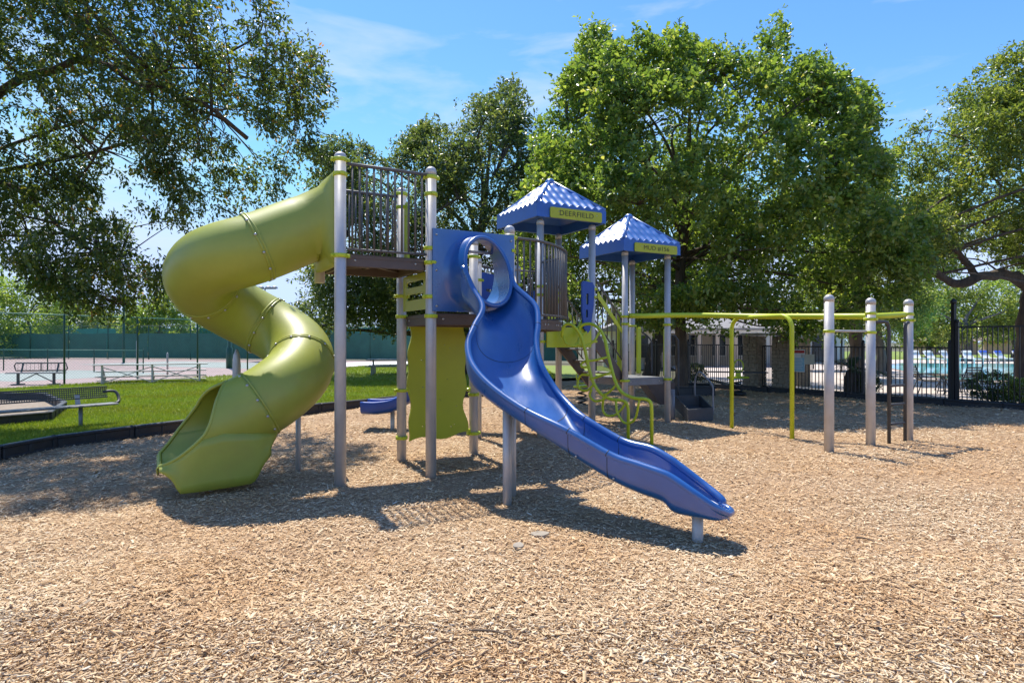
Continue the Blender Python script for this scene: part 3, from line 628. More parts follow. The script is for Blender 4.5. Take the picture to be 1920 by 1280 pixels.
nose = vspline([lr[-1], tip + V(.035, -.03, -.008), tip + V(.045, .045, -.004), rr_[-1]], 12)[1:-1]; lp_ = lr + nose + rr_[::-1]; nn_ = len(lp_); rad_ = [.034 - .010 * max(0, 1 - abs(i - nn_ / 2) / 12) for i in range(nn_)]
MB().tube([p + UP * .005 for p in lp_], rad_, 10).build('slide_rim', 'blue', SLB)
mb = MB(); fan = [inner[-1][k] for k in range(0, NA + 1)]; mb.loft([fan, [lr[-1].lerp(rr_[-1], k / NA) + V(.045, 0, -.005) * math.sin(math.pi * k / NA) for k in range(NA + 1)]], False); mb.loft([[lr[-1].lerp(rr_[-1], k / NA) + V(.045, 0, -.005) * math.sin(math.pi * k / NA) for k in range(NA + 1)], [outer[-1][0].lerp(outer[-1][NA], k / NA) * 1.0 + V(.04, 0, 0) * math.sin(math.pi * k / NA) - UP * .07 * min(1, 6 * (k / NA) * (1 - k / NA)) for k in range(NA + 1)], outer[-1]], False); mb.build('slide_nose', 'blue', SLB)
def nearest(px):
    return min(range(NSL), key=lambda i: abs(960 + lr[i].x / lr[i].y * F - px) + (0 if i > 30 else 999))
for i in (18, 42, nearest(1060), nearest(1145)):
    mb = MB(); tt = (lr[min(i + 1, NSL - 1)] - lr[i - 1]).normalized() * .004
    for rows in (inner, outer):
        nn = .003 if rows is inner else -.004
        mb.loft([[p + tt + UP * nn for p in rows[i]], [p - tt + UP * nn for p in rows[i]]], False)
    for rim in (lr, rr_): mb.lathe(rim[i] + UP * .005, [(.0352, -.004), (.0352, .004)], 12, axis=tt)
    mb.build('section_joint', 'dark_seam', SLB)
    q = outer[i][1]; d = (outer[i][0] - outer[i][NA]).normalized(); mb = MB(); j = min(i + 1, NSL - 1); mb.lathe(outer[j][2] + d * .004 - UP * .02, [(.01, 0), (.008, .006), (.003, .008)], 8, axis=d); mb.build('bolt', 'bolt', SLB)
# hood: panel with trumpet-shaped opening
rows = []; NK = 56; z0, z1, zc = 1.955, 2.93, 2.42
def hood_ring(ra, rz_, bfun, cz=zc): return [HL(ra * math.sin(t), bfun(cz + rz_ * math.cos(t)), cz + rz_ * math.cos(t)) for t in [2 * math.pi * k / NK for k in range(NK)]]
rect = []
for k in range(NK):
    t = 2 * math.pi * k / NK; s, c = math.sin(t), math.cos(t); m = max(abs(s) / .545, abs(c) / ((z1 - z0) / 2)); rect.append(HL(s / m, .095, (z0 + z1) / 2 + c / m))
for sa, sz in ((1, 1), (1, -1), (-1, 1), (-1, -1)):
    q = HL(.545 * sa, .095, (z0 + z1) / 2 + sz * (z1 - z0) / 2); kk = min(range(NK), key=lambda i: (rect[i] - q).length); rect[kk] = q
bk = [p - NX * .03 for p in rect]; rows = [bk, rect]
bend = lambda z: .28 + .36 * max(0, min(1, (2.86 - z) / .9))
for j in range(11):
    f_ = j / 10; ra = .44 + (.30 - .44) * math.sin(f_ * math.pi / 2); rz2 = .465 + (.425 - .465) * math.sin(f_ * math.pi / 2); g = 1 - math.cos(f_ * math.pi / 2)
    rows.append(hood_ring(ra, rz2, lambda z, g=g: .097 + (bend(z) - .097) * (g ** .85)))
rows.append(hood_ring(.275, .40, bend)); rows.append(hood_ring(.275, .40, lambda z: .065))
mb = MB(); mb.loft(rows, True); HOOD = mb.build('slide_hood', 'blue', PLAY, label='square blue panel with a round opening above the curved slide')
HOOD.modifiers.new('edge', 'EDGE_SPLIT').split_angle = math.radians(50)
mb = MB(); mb.tube(hood_ring(.287, .412, bend), .026, 8, closed=True); mb.build('hood_rim', 'blue', HOOD)
for a_, z_ in ((-.5, 2.86), (.5, 2.86), (-.5, 2.02), (.5, 2.02), (-.5, 2.44), (.5, 2.44)): put('bolt', BOLT, HOOD, Matrix.Translation(HL(a_, .098, z_)) @ NX.to_track_quat('Z', 'Y').to_matrix().to_4x4())
mb = MB(); p_, q_ = HL(-.25, .12, 2.68), HL(.25, .12, 2.68); mb.tube([p_, q_], .018, 8); mb.build('grab_bar', 'alu', HOOD)
# slide legs
mb = MB(); mb.lathe(G(1308, 1010), [(.045, -.2), (.045, .24)], 16); mb.build('support_leg', 'post', SLB)
mb = MB(); mb.lathe(G(951, 943), [(.045, -.2), (.045, 1.0)], 16); mb.build('support_leg', 'post', SLB)
mb = MB(); mb.lathe(G(960, 925), [(.045, -.2), (.045, 1.1)], 16); mb.build('support_leg', 'post', SLB)
# ---- low blue slide at the back
rowsI, rowsO = [], []
for q in vspline([(-.1, 11.25, 1.9), (-.6, 11.33, 1.62), (-1.5, 11.45, .82), (-2.05, 11.5, .42), (-2.4, 11.5, .33), (-2.72, 11.5, .33)], 24):
    ri, ro = [], []
    for k in range(13):
        a = math.pi * k / 12; x = -math.cos(a); hh = 1 - math.sin(a) ** .6; ri.append(V(q.x, q.y + x * .26, q.z + .16 * hh)); ro.append(V(q.x, q.y + x * .32, q.z - .06 + .21 * (1 - math.sin(a) ** .45)))
    rowsI.append(ri); rowsO.append(ro)
mb = MB(); mb.loft(rowsI); mb.loft(rowsO); mb.loft([[p for p in rowsI[-1]], [p for p in rowsO[-1]]]); BS = mb.build('straight_slide', 'blue_panel', PLAY, label='low blue slide behind the climbing wall')
mb = MB(); mb.tube([r[0] + V(0, -.03, 0) for r in rowsI], .032, 8); mb.tube([r[-1] + V(0, .03, 0) for r in rowsI], .032, 8); mb.build('slide_rim', 'blue_panel', BS)
mb = MB(); mb.lathe(V(-2.2, 11.5, 0), [(.04, -.2), (.04, .32)], 12); mb.build('support_leg', 'post', BS)
# blue panel seen through the hood (far guard of the middle deck)
sheet_with_holes([(.05, 1.95), (1.0, 1.95), (1.0, 2.6), (.5, 2.72), (.05, 2.74)], [slot(.5, 2.45, .6, .05)], H1, (H2 - H1).normalized(), .03, 'play_panel', 'blue_panel', PLAY)
sheet_with_holes([(.08, 1.95), (1.0, 1.95), (1.0, 2.4), (.6, 2.55), (.08, 2.5)], [slot(.5, 2.2, .4, .16)], QC + VX * .03, UX, .03, 'play_panel', 'blue_panel', PLAY)

# ---- hip roofs with moulded barrel tiles
def text_mesh(s, size, name):
    cu = bpy.data.curves.new(name, 'FONT'); cu.body = s; cu.size = size; cu.align_x = 'CENTER'; cu.align_y = 'CENTER'; cu.extrude = .0015; cu.space_character = 1.08
    o = bpy.data.objects.new(name, cu); COL.objects.link(o); dg = bpy.context.evaluated_depsgraph_get(); me = bpy.data.meshes.new_from_object(o.evaluated_get(dg)); bpy.data.objects.remove(o)
    me.materials.clear(); me.materials.append(MATS['lettering']); return me
def roof(C, ze, zp, half, fascia, word, sx):
    NB = 9; per = 2 * half / NB; ncol = NB * 10; nst = 4
    mb = MB(); fb = MB()
    for side in range(4):
        X = (UX, VX, -UX, -VX)[side]; N = V(X.y, -X.x, 0); rows = []
        slope = (zp - ze)
        ts = []
        for k in range(nst): ts += [(k / nst + .0005, k), ((k + .5) / nst, k), ((k + 1) / nst - .012, k)]
        ts.append((1.0, nst - 1))
        for t, k in ts:
            w = half * (1 - t); row = []; frac = (t * nst - k)
            for i in range(ncol + 1):
                x0 = -half + 2 * half * i / ncol; x = max(-w, min(w, x0)); ph = (x + half) / per * 2 * math.pi
                hgt = .042 * (.5 - .5 * math.cos(ph)) ** .75; lift = .007 * (1 - frac) ; 
                if abs(x0) > w: hgt *= .2
                row.append(C + X * x + N * (half * (1 - t)) + UP * (ze + slope * t + hgt + lift))
            rows.append(row)
        mb.loft(rows, False)
        top = [p.copy() for p in rows[0]]
        face = half + .012
        r0 = [C + X * max(-face, min(face, (p - C).dot(X) * face / half)) + N * face + UP * (p.z - .004) for p in top]
        r1 = [V(p.x, p.y, ze - .02) for p in r0]; r2 = [V(p.x, p.y, ze - fascia) for p in r0]; r3 = [V(p.x, p.y, ze - fascia) - N * .05 for p in r0]; r4 = [V(p.x, p.y, ze - .05) - N * .05 for p in r0]
        fb.loft([top, r0], False, False); fb.loft([r0, r1, r2, r3, r4], False, False)
        fb.add([C + X * (-half + .05) + N * (half - .05) + UP * (ze - .05), C + X * (half - .05) + N * (half - .05) + UP * (ze - .05), C + UP * (ze + (zp - ze) * .55)], [(0, 1, 2)])
    ro = mb.build('roof', 'blue_tiles', PLAY, label='blue tiled roof over the ' + ('taller' if word == 'DEERFIELD' else 'lower') + ' tower')
    ro.data.validate()
    fb.build('fascia', 'blue_roof', ro)
    hb = MB()
    for sx_, sy_ in ((1, 1), (1, -1), (-1, 1), (-1, -1)):
        e = C + UX * (half * sx_) + VX * (half * sy_) + UP * (ze + .02); hb.tube([e, e.lerp(C + UP * (zp + .02), .97)], [.03, .026], 8)
    hb.lathe(C, [(.09, zp - .05), (.085, zp + .01), (.05, zp + .045), (.02, zp + .055)], 14)
    hb.build('hip_ridge', 'blue_tiles', ro)
    sp = MB(); O = C + NX * (half + .028) + UX * .07 + UP * (ze - fascia * .5 - .02); outl = [(a, b) for a, b in slot(0, 0, 1.06, fascia * .80, 4)]
    bw, bh = .53, fascia * .41; cr = .02
    outl = [(bw - cr, bh), (-bw + cr, bh), (-bw, bh - cr), (-bw, -bh + cr), (-bw + cr, -bh), (bw - cr, -bh), (bw, -bh + cr), (bw, bh - cr)]
    sp.prism(outl, O, UX, UP, .02); s = sp.build('name_sign', 'lime_panel', PLAY, label='lime sign reading ' + word)
    tm = text_mesh(word, fascia * .56, 'lettering'); M = Matrix((( UX.x * sx, 0, NX.x, 0), (UX.y * sx, 0, NX.y, 0), (0, 1, 0, 0), (0, 0, 0, 1)))
    M = Matrix.Translation(O + NX * .0125) @ M; put('lettering', tm, s, M)
    bb = MB()
    for a in (-.36, .42):
        for b in (.02,): bb.lathe(O + NX * .01 + UX * a + UP * b, [(.008, 0), (.006, .005), (.002, .006)], 8, axis=NX)
    bb.build('sign_bolt', 'bolt', s)
roof(QC0, 3.87, 4.46, .695, .215, 'DEERFIELD', 1.15); roof(RC0, 3.49, 4.10, .695, .205, 'MUD #156', 1.15)

# ---- entry panels on the Q tower, front face
dAB = UX
sheet_with_holes([(.08, 1.50), (.99, 1.50), (.99, 2.62), (.93, 2.68), (.86, 2.62), (.80, 2.0), (.70, 1.84), (.36, 1.84), (.26, 2.0), (.24, 2.55), (.19, 2.62), (.12, 2.62), (.08, 2.5)], [], QA + NX * .07, UX, .03, 'entry_panel', 'lime', PLAY)
sheet_with_holes([(.80, 1.82), (.87, 1.74), (.93, 1.80), (1.0, 2.2), (1.02, 2.55), (.98, 2.62), (.80, 2.64), (.76, 2.6), (.76, 2.1)], [slot(.87, 2.33, .045, .2), slot(.86, 2.08, .04, .14)], QA + NX * .12, UX, .04, 'hand_hold_panel', 'blue_panel', PLAY, label='blue curved hand-hold panel at the top of the loop climber')
# ---- loop climber (bent lime tubes)
ra = [(1054, 632, 10.45), (1055, 618, 10.43), (1061, 608, 10.42), (1074, 610, 10.4), (1088, 628, 10.38), (1097, 657, 10.33), (1104, 689, 10.28), (1113, 718, 10.22), (1128, 739, 10.15), (1146, 748, 10.08), (1164, 750, 10.04), (1174, 755, 10.02), (1178, 768, 10.02)]
rb = [(1088, 630, 10.65), (1088, 612, 10.65), (1106, 607, 10.6), (1122, 615, 10.5), (1133, 633, 10.4), (1140, 664, 10.25), (1148, 696, 10.1), (1155, 718, 9.98), (1167, 736, 9.84), (1189, 746, 9.66), (1210, 748, 9.55), (1220, 755, 9.5), (1222, 775, 9.5)]
def climber():
    r = .027; pa = [A(*q) for q in ra]; pb = [A(*q) for q in rb]; pa.append(V(pa[-1].x, pa[-1].y, -.15)); pb.append(V(pb[-1].x, pb[-1].y, -.15))
    mb = MB(); mb.tube(vspline(pa[:-1], 60) + [pa[-1]], r, 10); mb.tube(vspline(pb[:-1], 60) + [pb[-1]], r, 10); o = mb.build('loop_climber', 'lime', PLAY, label='climber of bent lime green pipes')
    def rung(pts, n=18, rad=.02): MB().tube(vspline([A(*q) for q in pts], n), rad, 8).build('rung', 'lime', o)
    rung([(1097, 677, 10.3), (1116, 675, 10.28), (1140, 669, 10.22)], 6); rung([(1105, 711, 10.24), (1122, 706, 10.2), (1146, 698, 10.1)], 6); rung([(1131, 741, 10.14), (1142, 735, 10.05), (1155, 722, 9.97)], 6)
    rung([(1097, 677, 10.3), (1090, 682, 10.34), (1092, 688, 10.3), (1102, 688, 10.26)]); rung([(1104, 703, 10.26), (1090, 703, 10.36), (1083, 716, 10.4), (1087, 729, 10.36), (1100, 732, 10.28), (1112, 722, 10.2)])
    rung([(1109, 730, 10.22), (1106, 742, 10.26), (1116, 752, 10.2), (1132, 748, 10.12), (1136, 738, 10.1)]); rung([(1132, 743, 10.12), (1130, 766, 10.16), (1137, 778, 10.12), (1152, 778, 10.08), (1164, 768, 10.05), (1172, 757, 10.02)])
    rung([(1155, 750, 10.0), (1157, 772, 9.95), (1168, 790, 9.85), (1180, 793, 9.78), (1192, 782, 9.7), (1199, 748, 9.6)]); rung([(1056, 630, 10.44), (1062, 645, 10.4), (1080, 648, 10.38), (1086, 634, 10.5), (1100, 622, 10.55)])
    rung([(1078, 645, 10.4), (1095, 649, 10.4), (1113, 640, 10.45), (1124, 622, 10.48)])
climber()
# ---- steps from the tall roofed tower down to the low one
a0 = (QB + QD) / 2; a1 = (RA + RC) / 2; dr = (a1 - a0); ln = dr.length; dr.normalize(); sd_ = V(-dr.y, dr.x, 0)
mb = MB()
for s in (-.42, .42):
    mb.prism([(0, 1.86), (ln, .86), (ln, .66), (0, 1.5)], a0 + sd_ * s, dr, UP, .03)
ST = mb.build('stair', 'deck', PLAY, label='brown steps between the two roofed towers')
for k in range(4):
    t = (k + .7) / 4.4; MB().box(a0 + dr * (ln * t) + UP * (1.9 - 1.0 * t - .06), (.27, .82, .035), rz=math.atan2(dr.y, dr.x), bev=.008).build('tread', 'deck_grey', ST)
for s in (-.45, .45):
    mb = MB(); p0, p1 = a0 + sd_ * s + UP * 2.72, a1 + sd_ * s + UP * 1.85; mb.tube([p0, p1], .018, 8); mb.tube([p0 - UP * .75, p1 - UP * .75], .014, 8); o = mb.build('hand_rail', 'rail', ST)
    for k in range(7): t = (k + .5) / 7; p = p0.lerp(p1, t); put('bar', BAR, ST, Matrix.Translation(p - UP * .75) @ Matrix.Diagonal((.9, .9, .75, 1)))
    mb = MB(); mb.prism([(0.05, 2.5), (ln - .05, 1.7), (ln - .05, 1.62), (.05, 2.38)], a0 + sd_ * (s * 1.04), dr, UP, .012); mb.build('slat', 'lime', ST)
# ---- low tower boards, rails and steps
def board(px, Y, z0, z1, w, d=UX, th=.05, mt='lime'):
    p = V((px - 960) / F * Y, Y, 0); MB().box(p + UP * ((z0 + z1) / 2), (w, th, z1 - z0), rz=math.atan2(d.y, d.x), bev=.012).build('side_board', mt, PLAY)
board(1160.5, 11.95, .82, 2.17, .085); board(1167.5, 12.15, .92, 1.97, .085); board(1197.5, 13.2, .93, 1.9, .11); board(1246.5, 12.62, .9, 1.86, .05)
def rail(pts, Y, r=.018, mt='charcoal', name='hand_rail'):
    q = [A(p[0], p[1], p[2] if len(p) > 2 else Y) for p in pts]; MB().tube(vspline(q, 26), r, 8).build(name, mt, PLAY)
rail([(1203, 622), (1214, 630), (1221, 640), (1222, 655), (1222, 704)], 14.0); rail([(1264, 628), (1270, 636), (1272, 650), (1272, 742)], 13.2)
# stair unit behind the low tower
mb = MB(); b0 = (RB + RD) / 2 + UX * .02
zz_ = lambda y: CAMH - (y - 640) / F * 13.9
mb.prism([((x - 960) / F * 13.9, zz_(y)) for x, y in ((1200, 714), (1215, 735), (1228, 754), (1256, 754), (1254, 714))], V(0, 13.9, 0), V(1, 0, 0), UP, 1.0); st2 = mb.build('back_steps', 'deck', PLAY, label='brown moulded steps behind the low roofed tower')
# charcoal transfer step beside the low tower
tb = [A(1265, 741, 13.2), A(1312, 740, 13.2), A(1337, 764, 12.5), A(1290, 768, 12.3)]
bt = [V(tb[0].x, tb[0].y, tb[0].z - .26), V(tb[1].x, tb[1].y, tb[1].z - .26), V(tb[2].x, tb[2].y, .02), V(tb[3].x, tb[3].y, .02)]
mb = MB(); inn = [p + (sum(tb, V(0, 0, 0)) / 4 - p) * .08 for p in tb]; ib = [V(p.x, p.y, .17) for p in inn]; ib[0] = inn[0] - UP * .22; ib[1] = inn[1] - UP * .22
mb.add(tb + bt + inn + ib, [(0, 1, 5, 4), (1, 2, 6, 5), (2, 3, 7, 6), (3, 0, 4, 7), (4, 5, 6, 7), (0, 8, 9, 1), (1, 9, 10, 2), (2, 10, 11, 3), (3, 11, 8, 0), (8, 12, 13, 9), (9, 13, 14, 10), (10, 14, 15, 11), (11, 15, 12, 8), (12, 15, 14, 13)])
ts_ = mb.build('transfer_step', 'charcoal', PLAY, label='open charcoal plastic step box beside the low tower')
bb = MB()
for t in (.3, .55, .8): bb.lathe(tb[0].lerp(tb[1], t) - UP * .04 - V(0, .01, 0), [(.014, 0), (.012, .008), (.003, .01)], 8, axis=V(0, -1, 0))
bb.build('bolt', 'bolt', ts_)
MB().tube(vspline([A(1303, 742, 13.1), A(1303, 716, 13.1), A(1307, 702, 13.05), A(1314, 698, 12.95), A(1328, 712, 12.7), A(1336, 724, 12.6), A(1337, 740, 12.58), A(1337, 778, 12.55)], 30), .018, 8).build('hand_rail', 'deck_grey', ts_)
mb = MB(); mb.lathe(A(1261, 700, 12.75) * 1.0 - UP * A(1261, 700, 12.75).z, [(.05, -.2), (.05, .62)], 12); mb.build('support_leg', 'deck_grey', PLAY)
# ---- overhead beam, arch, chin bar, ladder
bp = [A(1180, 592, 11.75), A(1215, 592, 11.68), A(1255, 591, 11.75), A(1310, 591, 11.65), A(1370, 592, 11.35), A(1430, 593, 10.95), A(1490, 593, 10.6), A(1545, 593, 10.25), A(1590, 593, 9.9), A(1630, 593, 9.66)]
BEAM = MB().tube(vspline(bp, 60), .048, 12).build('overhead_beam', 'lime', PLAY, label='long wavy lime overhead bar')
MB().tube(vspline([A(1632, 593, 9.66), A(1655, 592, 9.72), A(1690, 590, 9.95), A(1708, 589, 10.1)], 16), .045, 12).build('overhead_beam', 'lime', PLAY)
la, lb = G(1372, 803), G(1485, 823); ta = 2.03
def arch(p, q, zt, rc, n=10):
    d = (q - p).normalized(); pts = [p + UP * -.2, p + UP * (zt - rc)]
    for i in range(1, n + 1): t = math.pi / 2 * i / n; pts.append(p + d * (rc - rc * math.cos(t)) + UP * (zt - rc + rc * math.sin(t)))
    for i in range(0, n + 1): t = math.pi / 2 * (1 - i / n); pts.append(q - d * (rc - rc * math.cos(t)) + UP * (zt - rc + rc * math.sin(t)))
    return pts + [q + UP * -.2]
MB().tube(arch(la, lb, ta, .22), .036, 12).build('arch_support', 'lime', PLAY, label='lime arch holding up the overhead bar')
MB().tube([S1 + UP * 1.755, S2 + UP * 1.755], .016, 8).build('chin_bar', 'alu', PLAY)
l1, l2 = G(1667, 834), G(1697, 831)
mb = MB(); mb.tube([l1 - UP * .2, l1 + UP * 1.6] + vspline([l1 + UP * 1.75, l1 + UP * 1.86 - UX * .03, l1 + UP * 1.9 - UX * .1, S2 + UP * 1.9 + UX * .08], 10), .026, 10)
mb.tube([l2 - UP * .2, l2 + UP * 1.6] + vspline([l2 + UP * 1.75, l2 + UP * 1.86 + UX * .02, l2 + UP * 1.9 + UX * .07, S3 + UP * 1.9], 10), .026, 10); LD = mb.build('ladder', 'charcoal', PLAY, label='narrow charcoal ladder between two posts')
for z in (.32, .62, .91): MB().tube([l1 + UP * z, l2 + UP * (z + .01)], .02, 8).build('rung', 'charcoal', LD)

# ================================================================== trees
def leaf_mesh(name, C, rc, per, L, material, flat=.7, upb=.55, droop=0.0, w=.5, centre=None, k=7):
    """C (n,3) cluster centres -> twig sprays of folded leaves, growing outwards from the crown's middle"""
    n = len(C); m = max(1, per // k); N = n * m; rcs = np.repeat(np.broadcast_to(np.asarray(rc, float), (n,)), m)[:, None]; ctr = np.repeat(C, m, 0)
    mid = C.mean(0) if centre is None else np.asarray(centre); out = ctr - mid; out /= np.linalg.norm(out, axis=1, keepdims=True) + 1e-6
    dr = RNG.normal(0, .75, (N, 3)) + out * .8; dr[:, 2] += .15 - droop; dr /= np.linalg.norm(dr, axis=1, keepdims=True); ln = rcs * RNG.uniform(1.0, 2.2, (N, 1)); base = ctr + RNG.normal(0, .62, (N, 3)) * rcs * np.array([1, 1, flat]) - dr * ln * .4
    K = N * k; t = np.tile((np.arange(k) + .5) / k, N)[:, None] + RNG.uniform(-.06, .06, (K, 1)); D = np.repeat(dr, k, 0); p = np.repeat(base, k, 0) + D * np.repeat(ln, k, 0) * t; p[:, 2] -= (t[:, 0] ** 2) * np.repeat(ln[:, 0], k) * .18
    ax = RNG.normal(0, 1, (K, 3)); ax -= D * (ax * D).sum(1, keepdims=True); ax /= np.linalg.norm(ax, axis=1, keepdims=True) + 1e-9; ax = ax * .85 + D * .65; ax[:, 2] -= droop * .5; ax /= np.linalg.norm(ax, axis=1, keepdims=True)
    nm = RNG.normal(0, .8, (K, 3)); nm[:, 2] = np.abs(nm[:, 2]) + upb; nm -= ax * (nm * ax).sum(1, keepdims=True); nm /= np.linalg.norm(nm, axis=1, keepdims=True) + 1e-9; sd = np.cross(nm, ax)
    l = (L * RNG.uniform(.55, 1.25, K))[:, None]; wd = l * w * RNG.uniform(.7, 1.2, K)[:, None] / 2; fold = nm * (wd * .4); bend = nm * (l * RNG.uniform(-.25, .05, (K, 1)))
    Vv = np.stack([p, p + ax * l * .58 + sd * wd + fold, p + ax * l + bend, p + ax * l * .58 - sd * wd + fold], 1)
    cl = np.repeat(np.repeat(RNG.normal(0, .12, n), m) + RNG.normal(0, .08, N), k); tt = np.clip(RNG.beta(2.2, 2.6, K) + cl, 0, 1)
    return np_mesh(name, Vv, 4, material, tt, [(0, 1, 2), (0, 2, 3)])
def sample_crown(polys, Y0, T, n, freq=.6, thr=-.12, shell=.65, ysh=0.0):
    out = []; areas = []
    for poly in polys:
        q = np.array([((x - 960) / F * Y0, CAMH - (y - 640) / F * Y0) for x, y in poly]); areas.append((q, (q[:, 0].max() - q[:, 0].min()) * (q[:, 1].max() - q[:, 1].min())))
    tot = sum(a for _, a in areas)
    for q, a in areas:
        m = int(n * a / tot); got = []; cnt = 0
        while cnt < m:
            x = RNG.uniform(q[:, 0].min(), q[:, 0].max(), 4000); z = RNG.uniform(q[:, 1].min(), q[:, 1].max(), 4000); k = pip(x, z, q); x, z = x[k], z[k]
            d = edge_dist(x, z, q); h = T * np.sqrt(np.clip(1 - (1 - np.minimum(d / T, 1)) ** 2, 0.01, 1)); u = RNG.uniform(0, 1, len(x)); u = np.where(RNG.uniform(0, 1, len(x)) < shell, u ** .35, u); y = Y0 + ysh + h * u * np.where(RNG.uniform(0, 1, len(x)) < .6, -1, 1)
            pts = np.stack([x, y, z], -1); nv = np.array([noise.noise(Vector(p * freq)) + .5 * noise.noise(Vector(p * freq * 2.3)) for p in pts]); edge = np.clip(d / 1.2, 0, 1)
            k = nv > thr + .22 * (1 - edge); pts = pts[k]; got.append(pts); cnt += len(pts)
        out.append(np.concatenate(got)[:m])
    return np.concatenate(out)
def branches(mb, trunk, C, nl, r0, hmin, wob=.25, secondary=0, r2=.012):
    """limbs from the trunk polyline to well-spread cluster points, then thin branches to more of them"""
    T = [Vector(p) for p in trunk]; idx = [int(RNG.integers(len(C)))]; D = np.full(len(C), 1e9)
    for _ in range(nl - 1): D = np.minimum(D, ((C - C[idx[-1]]) ** 2).sum(1)); idx.append(int(D.argmax()))
    allp = []
    for j, i in enumerate(idx):
        e = Vector(C[i]); cand = [p for p in T if p.z >= hmin] or [T[-1]]; s = min(cand, key=lambda p: abs(p.z - (hmin + (e.z - hmin) * .45)) + .1 * random.random()); L = (e - s).length
        m1 = s.lerp(e, .35) + V(random.uniform(-1, 1), random.uniform(-1, 1), random.uniform(-.2, .9)) * L * wob * .5; m2 = s.lerp(e, .7) + V(random.uniform(-1, 1), random.uniform(-1, 1), random.uniform(-.5, .5)) * L * wob * .4
        pts = vspline([s, m1, m2, s.lerp(e, .93)], 14); rr = r0 * min(1, .35 + L / 9); mb.tube(pts, [rr * (1 - .9 * k / 13) + .006 for k in range(14)], 6); allp += pts[3:]
    if secondary:
        AP = np.array([tuple(p) for p in allp]); sel = RNG.permutation(len(C))[:secondary]
        for i in sel:
            c = C[i]; d = ((AP - c) ** 2).sum(1); d = d + (AP[:, 2] > c[2] + .4) * 1.0; s = Vector(AP[int(d.argmin())]); e = Vector(c); L = (e - s).length
            if L < .15 or L > 4.5: continue
            m = s.lerp(e, .5) + V(random.uniform(-1, 1), random.uniform(-1, 1), random.uniform(-.3, .8)) * L * .14; mb.tube(vspline([s, m, e], 5), [r2 * (1 + .4 * L) * (1 - .18 * k) for k in range(5)], 4, caps=False)
def trunk_tube(mb, pts, rs, n=14, flare=True):
    P = vspline(pts, 40); R = [float(np.interp(i / 39, np.linspace(0, 1, len(rs)), rs)) for i in range(40)]
    if flare:
        for i, f in enumerate((1.5, 1.25, 1.1, 1.04)): R[i] *= f
    mb.tube(P, R, n, rough=.35); return P
def tree(name, label, trunk, rs, polys, Y0, T, ncl, per, L, rc, leafm, bark='bark', nl=14, r0=.1, hmin=2.5, sec=150, limbs=(), group=None, freq=.6, thr=-.12, shell=.65, droop=0.0, w=.5, r2=.012, flat=.7, ysh=0.0, wob=.25, spires=(), thin=None):
    root = thing(name, label, 'tree', (trunk[0][0], trunk[0][1], 0), group=group); C = sample_crown(polys, Y0, T, ncl, freq, thr, shell, ysh)
    if thin: C = C[(C[:, 2] < thin[0]) | (RNG.uniform(0, 1, len(C)) > thin[1])]
    for sx_, sy_, ln_ in spires:
        tp_ = A(sx_, sy_, Y0 + random.uniform(-1.5, .5)); C = np.concatenate([C, [(tp_.x + random.gauss(0, .05 + .22 * q), tp_.y + random.gauss(0, .05 + .22 * q), tp_.z - .12 - ln_ * q) for q in np.linspace(0, 1, int(ln_ * 11))]])
    mb = MB(); P = trunk_tube(mb, trunk, rs); tp = list(P)
    for lp, lr_ in limbs: q = vspline(lp, 40); q = [p + V(noise.noise(p * 1.3), noise.noise(p * 1.3 + V(9, 0, 0)), noise.noise(p * 1.3 + V(0, 9, 0))) * (.14 if 3 < i < 38 else 0) for i, p in enumerate(q)]; mb.tube(q, [float(np.interp(i / 39, np.linspace(0, 1, len(lr_)), lr_)) for i in range(40)], 10, rough=.4); tp += q[4:]
    if nl: branches(mb, tp, C, nl, r0, hmin, secondary=sec, r2=r2, wob=wob)
    mb.build('trunk', bark, root); put('crown', leaf_mesh('crown', C, rc * RNG.uniform(.7, 1.3, len(C)), per, L, leafm, droop=droop, w=w, flat=flat), root); return root
# near live oak, boughs hanging in from the upper left; its trunk stands left of the frame
up = [(-420, -640), (-40, -640), (120, -470), (260, -260), (400, -120), (505, -25), (550, 50), (590, 100), (612, 150), (580, 205), (598, 285), (560, 310), (525, 345), (455, 385), (385, 440), (352, 432), (340, 365), (270, 340), (205, 350), (150, 300), (60, 330), (-420, 440)]
lo = [(-420, 250), (20, 250), (110, 300), (195, 370), (250, 400), (300, 375), (318, 440), (312, 510), (285, 572), (210, 590), (120, 565), (85, 520), (40, 480), (-60, 470), (-420, 420)]
tk = [(-12.3, 12.6, -.1), (-12.2, 12.5, 1.5), (-11.9, 12.4, 3.4), (-11.4, 12.1, 6.0), (-11.0, 11.8, 10.5)]
tree('live_oak', 'near live oak with drooping leafy boughs hanging in from the upper left', tk, [.46, .4, .36, .28, .08], [up, lo], 11.3, 1.8, 3700, 49, .095, .18, 'leaf_oak', nl=20, r0=.036, hmin=3.4, sec=900, droop=.5, w=.46, r2=.009, freq=.95, thr=-.14, shell=.3,
     limbs=[([(-11.8, 12.3, 3.9), (-10.4, 12.0, 6.0), (-8.1, 11.7, 6.8), (-6.0, 11.4, 6.0), (-4.7, 11.1, 5.2)], [.14, .09, .06, .035, .014]), ([(-11.8, 12.3, 3.6), (-10.2, 11.8, 4.7), (-8.6, 11.3, 4.1), (-7.2, 11.1, 3.0)], [.12, .07, .04, .014])], wob=.4, thin=(8.0, .6))
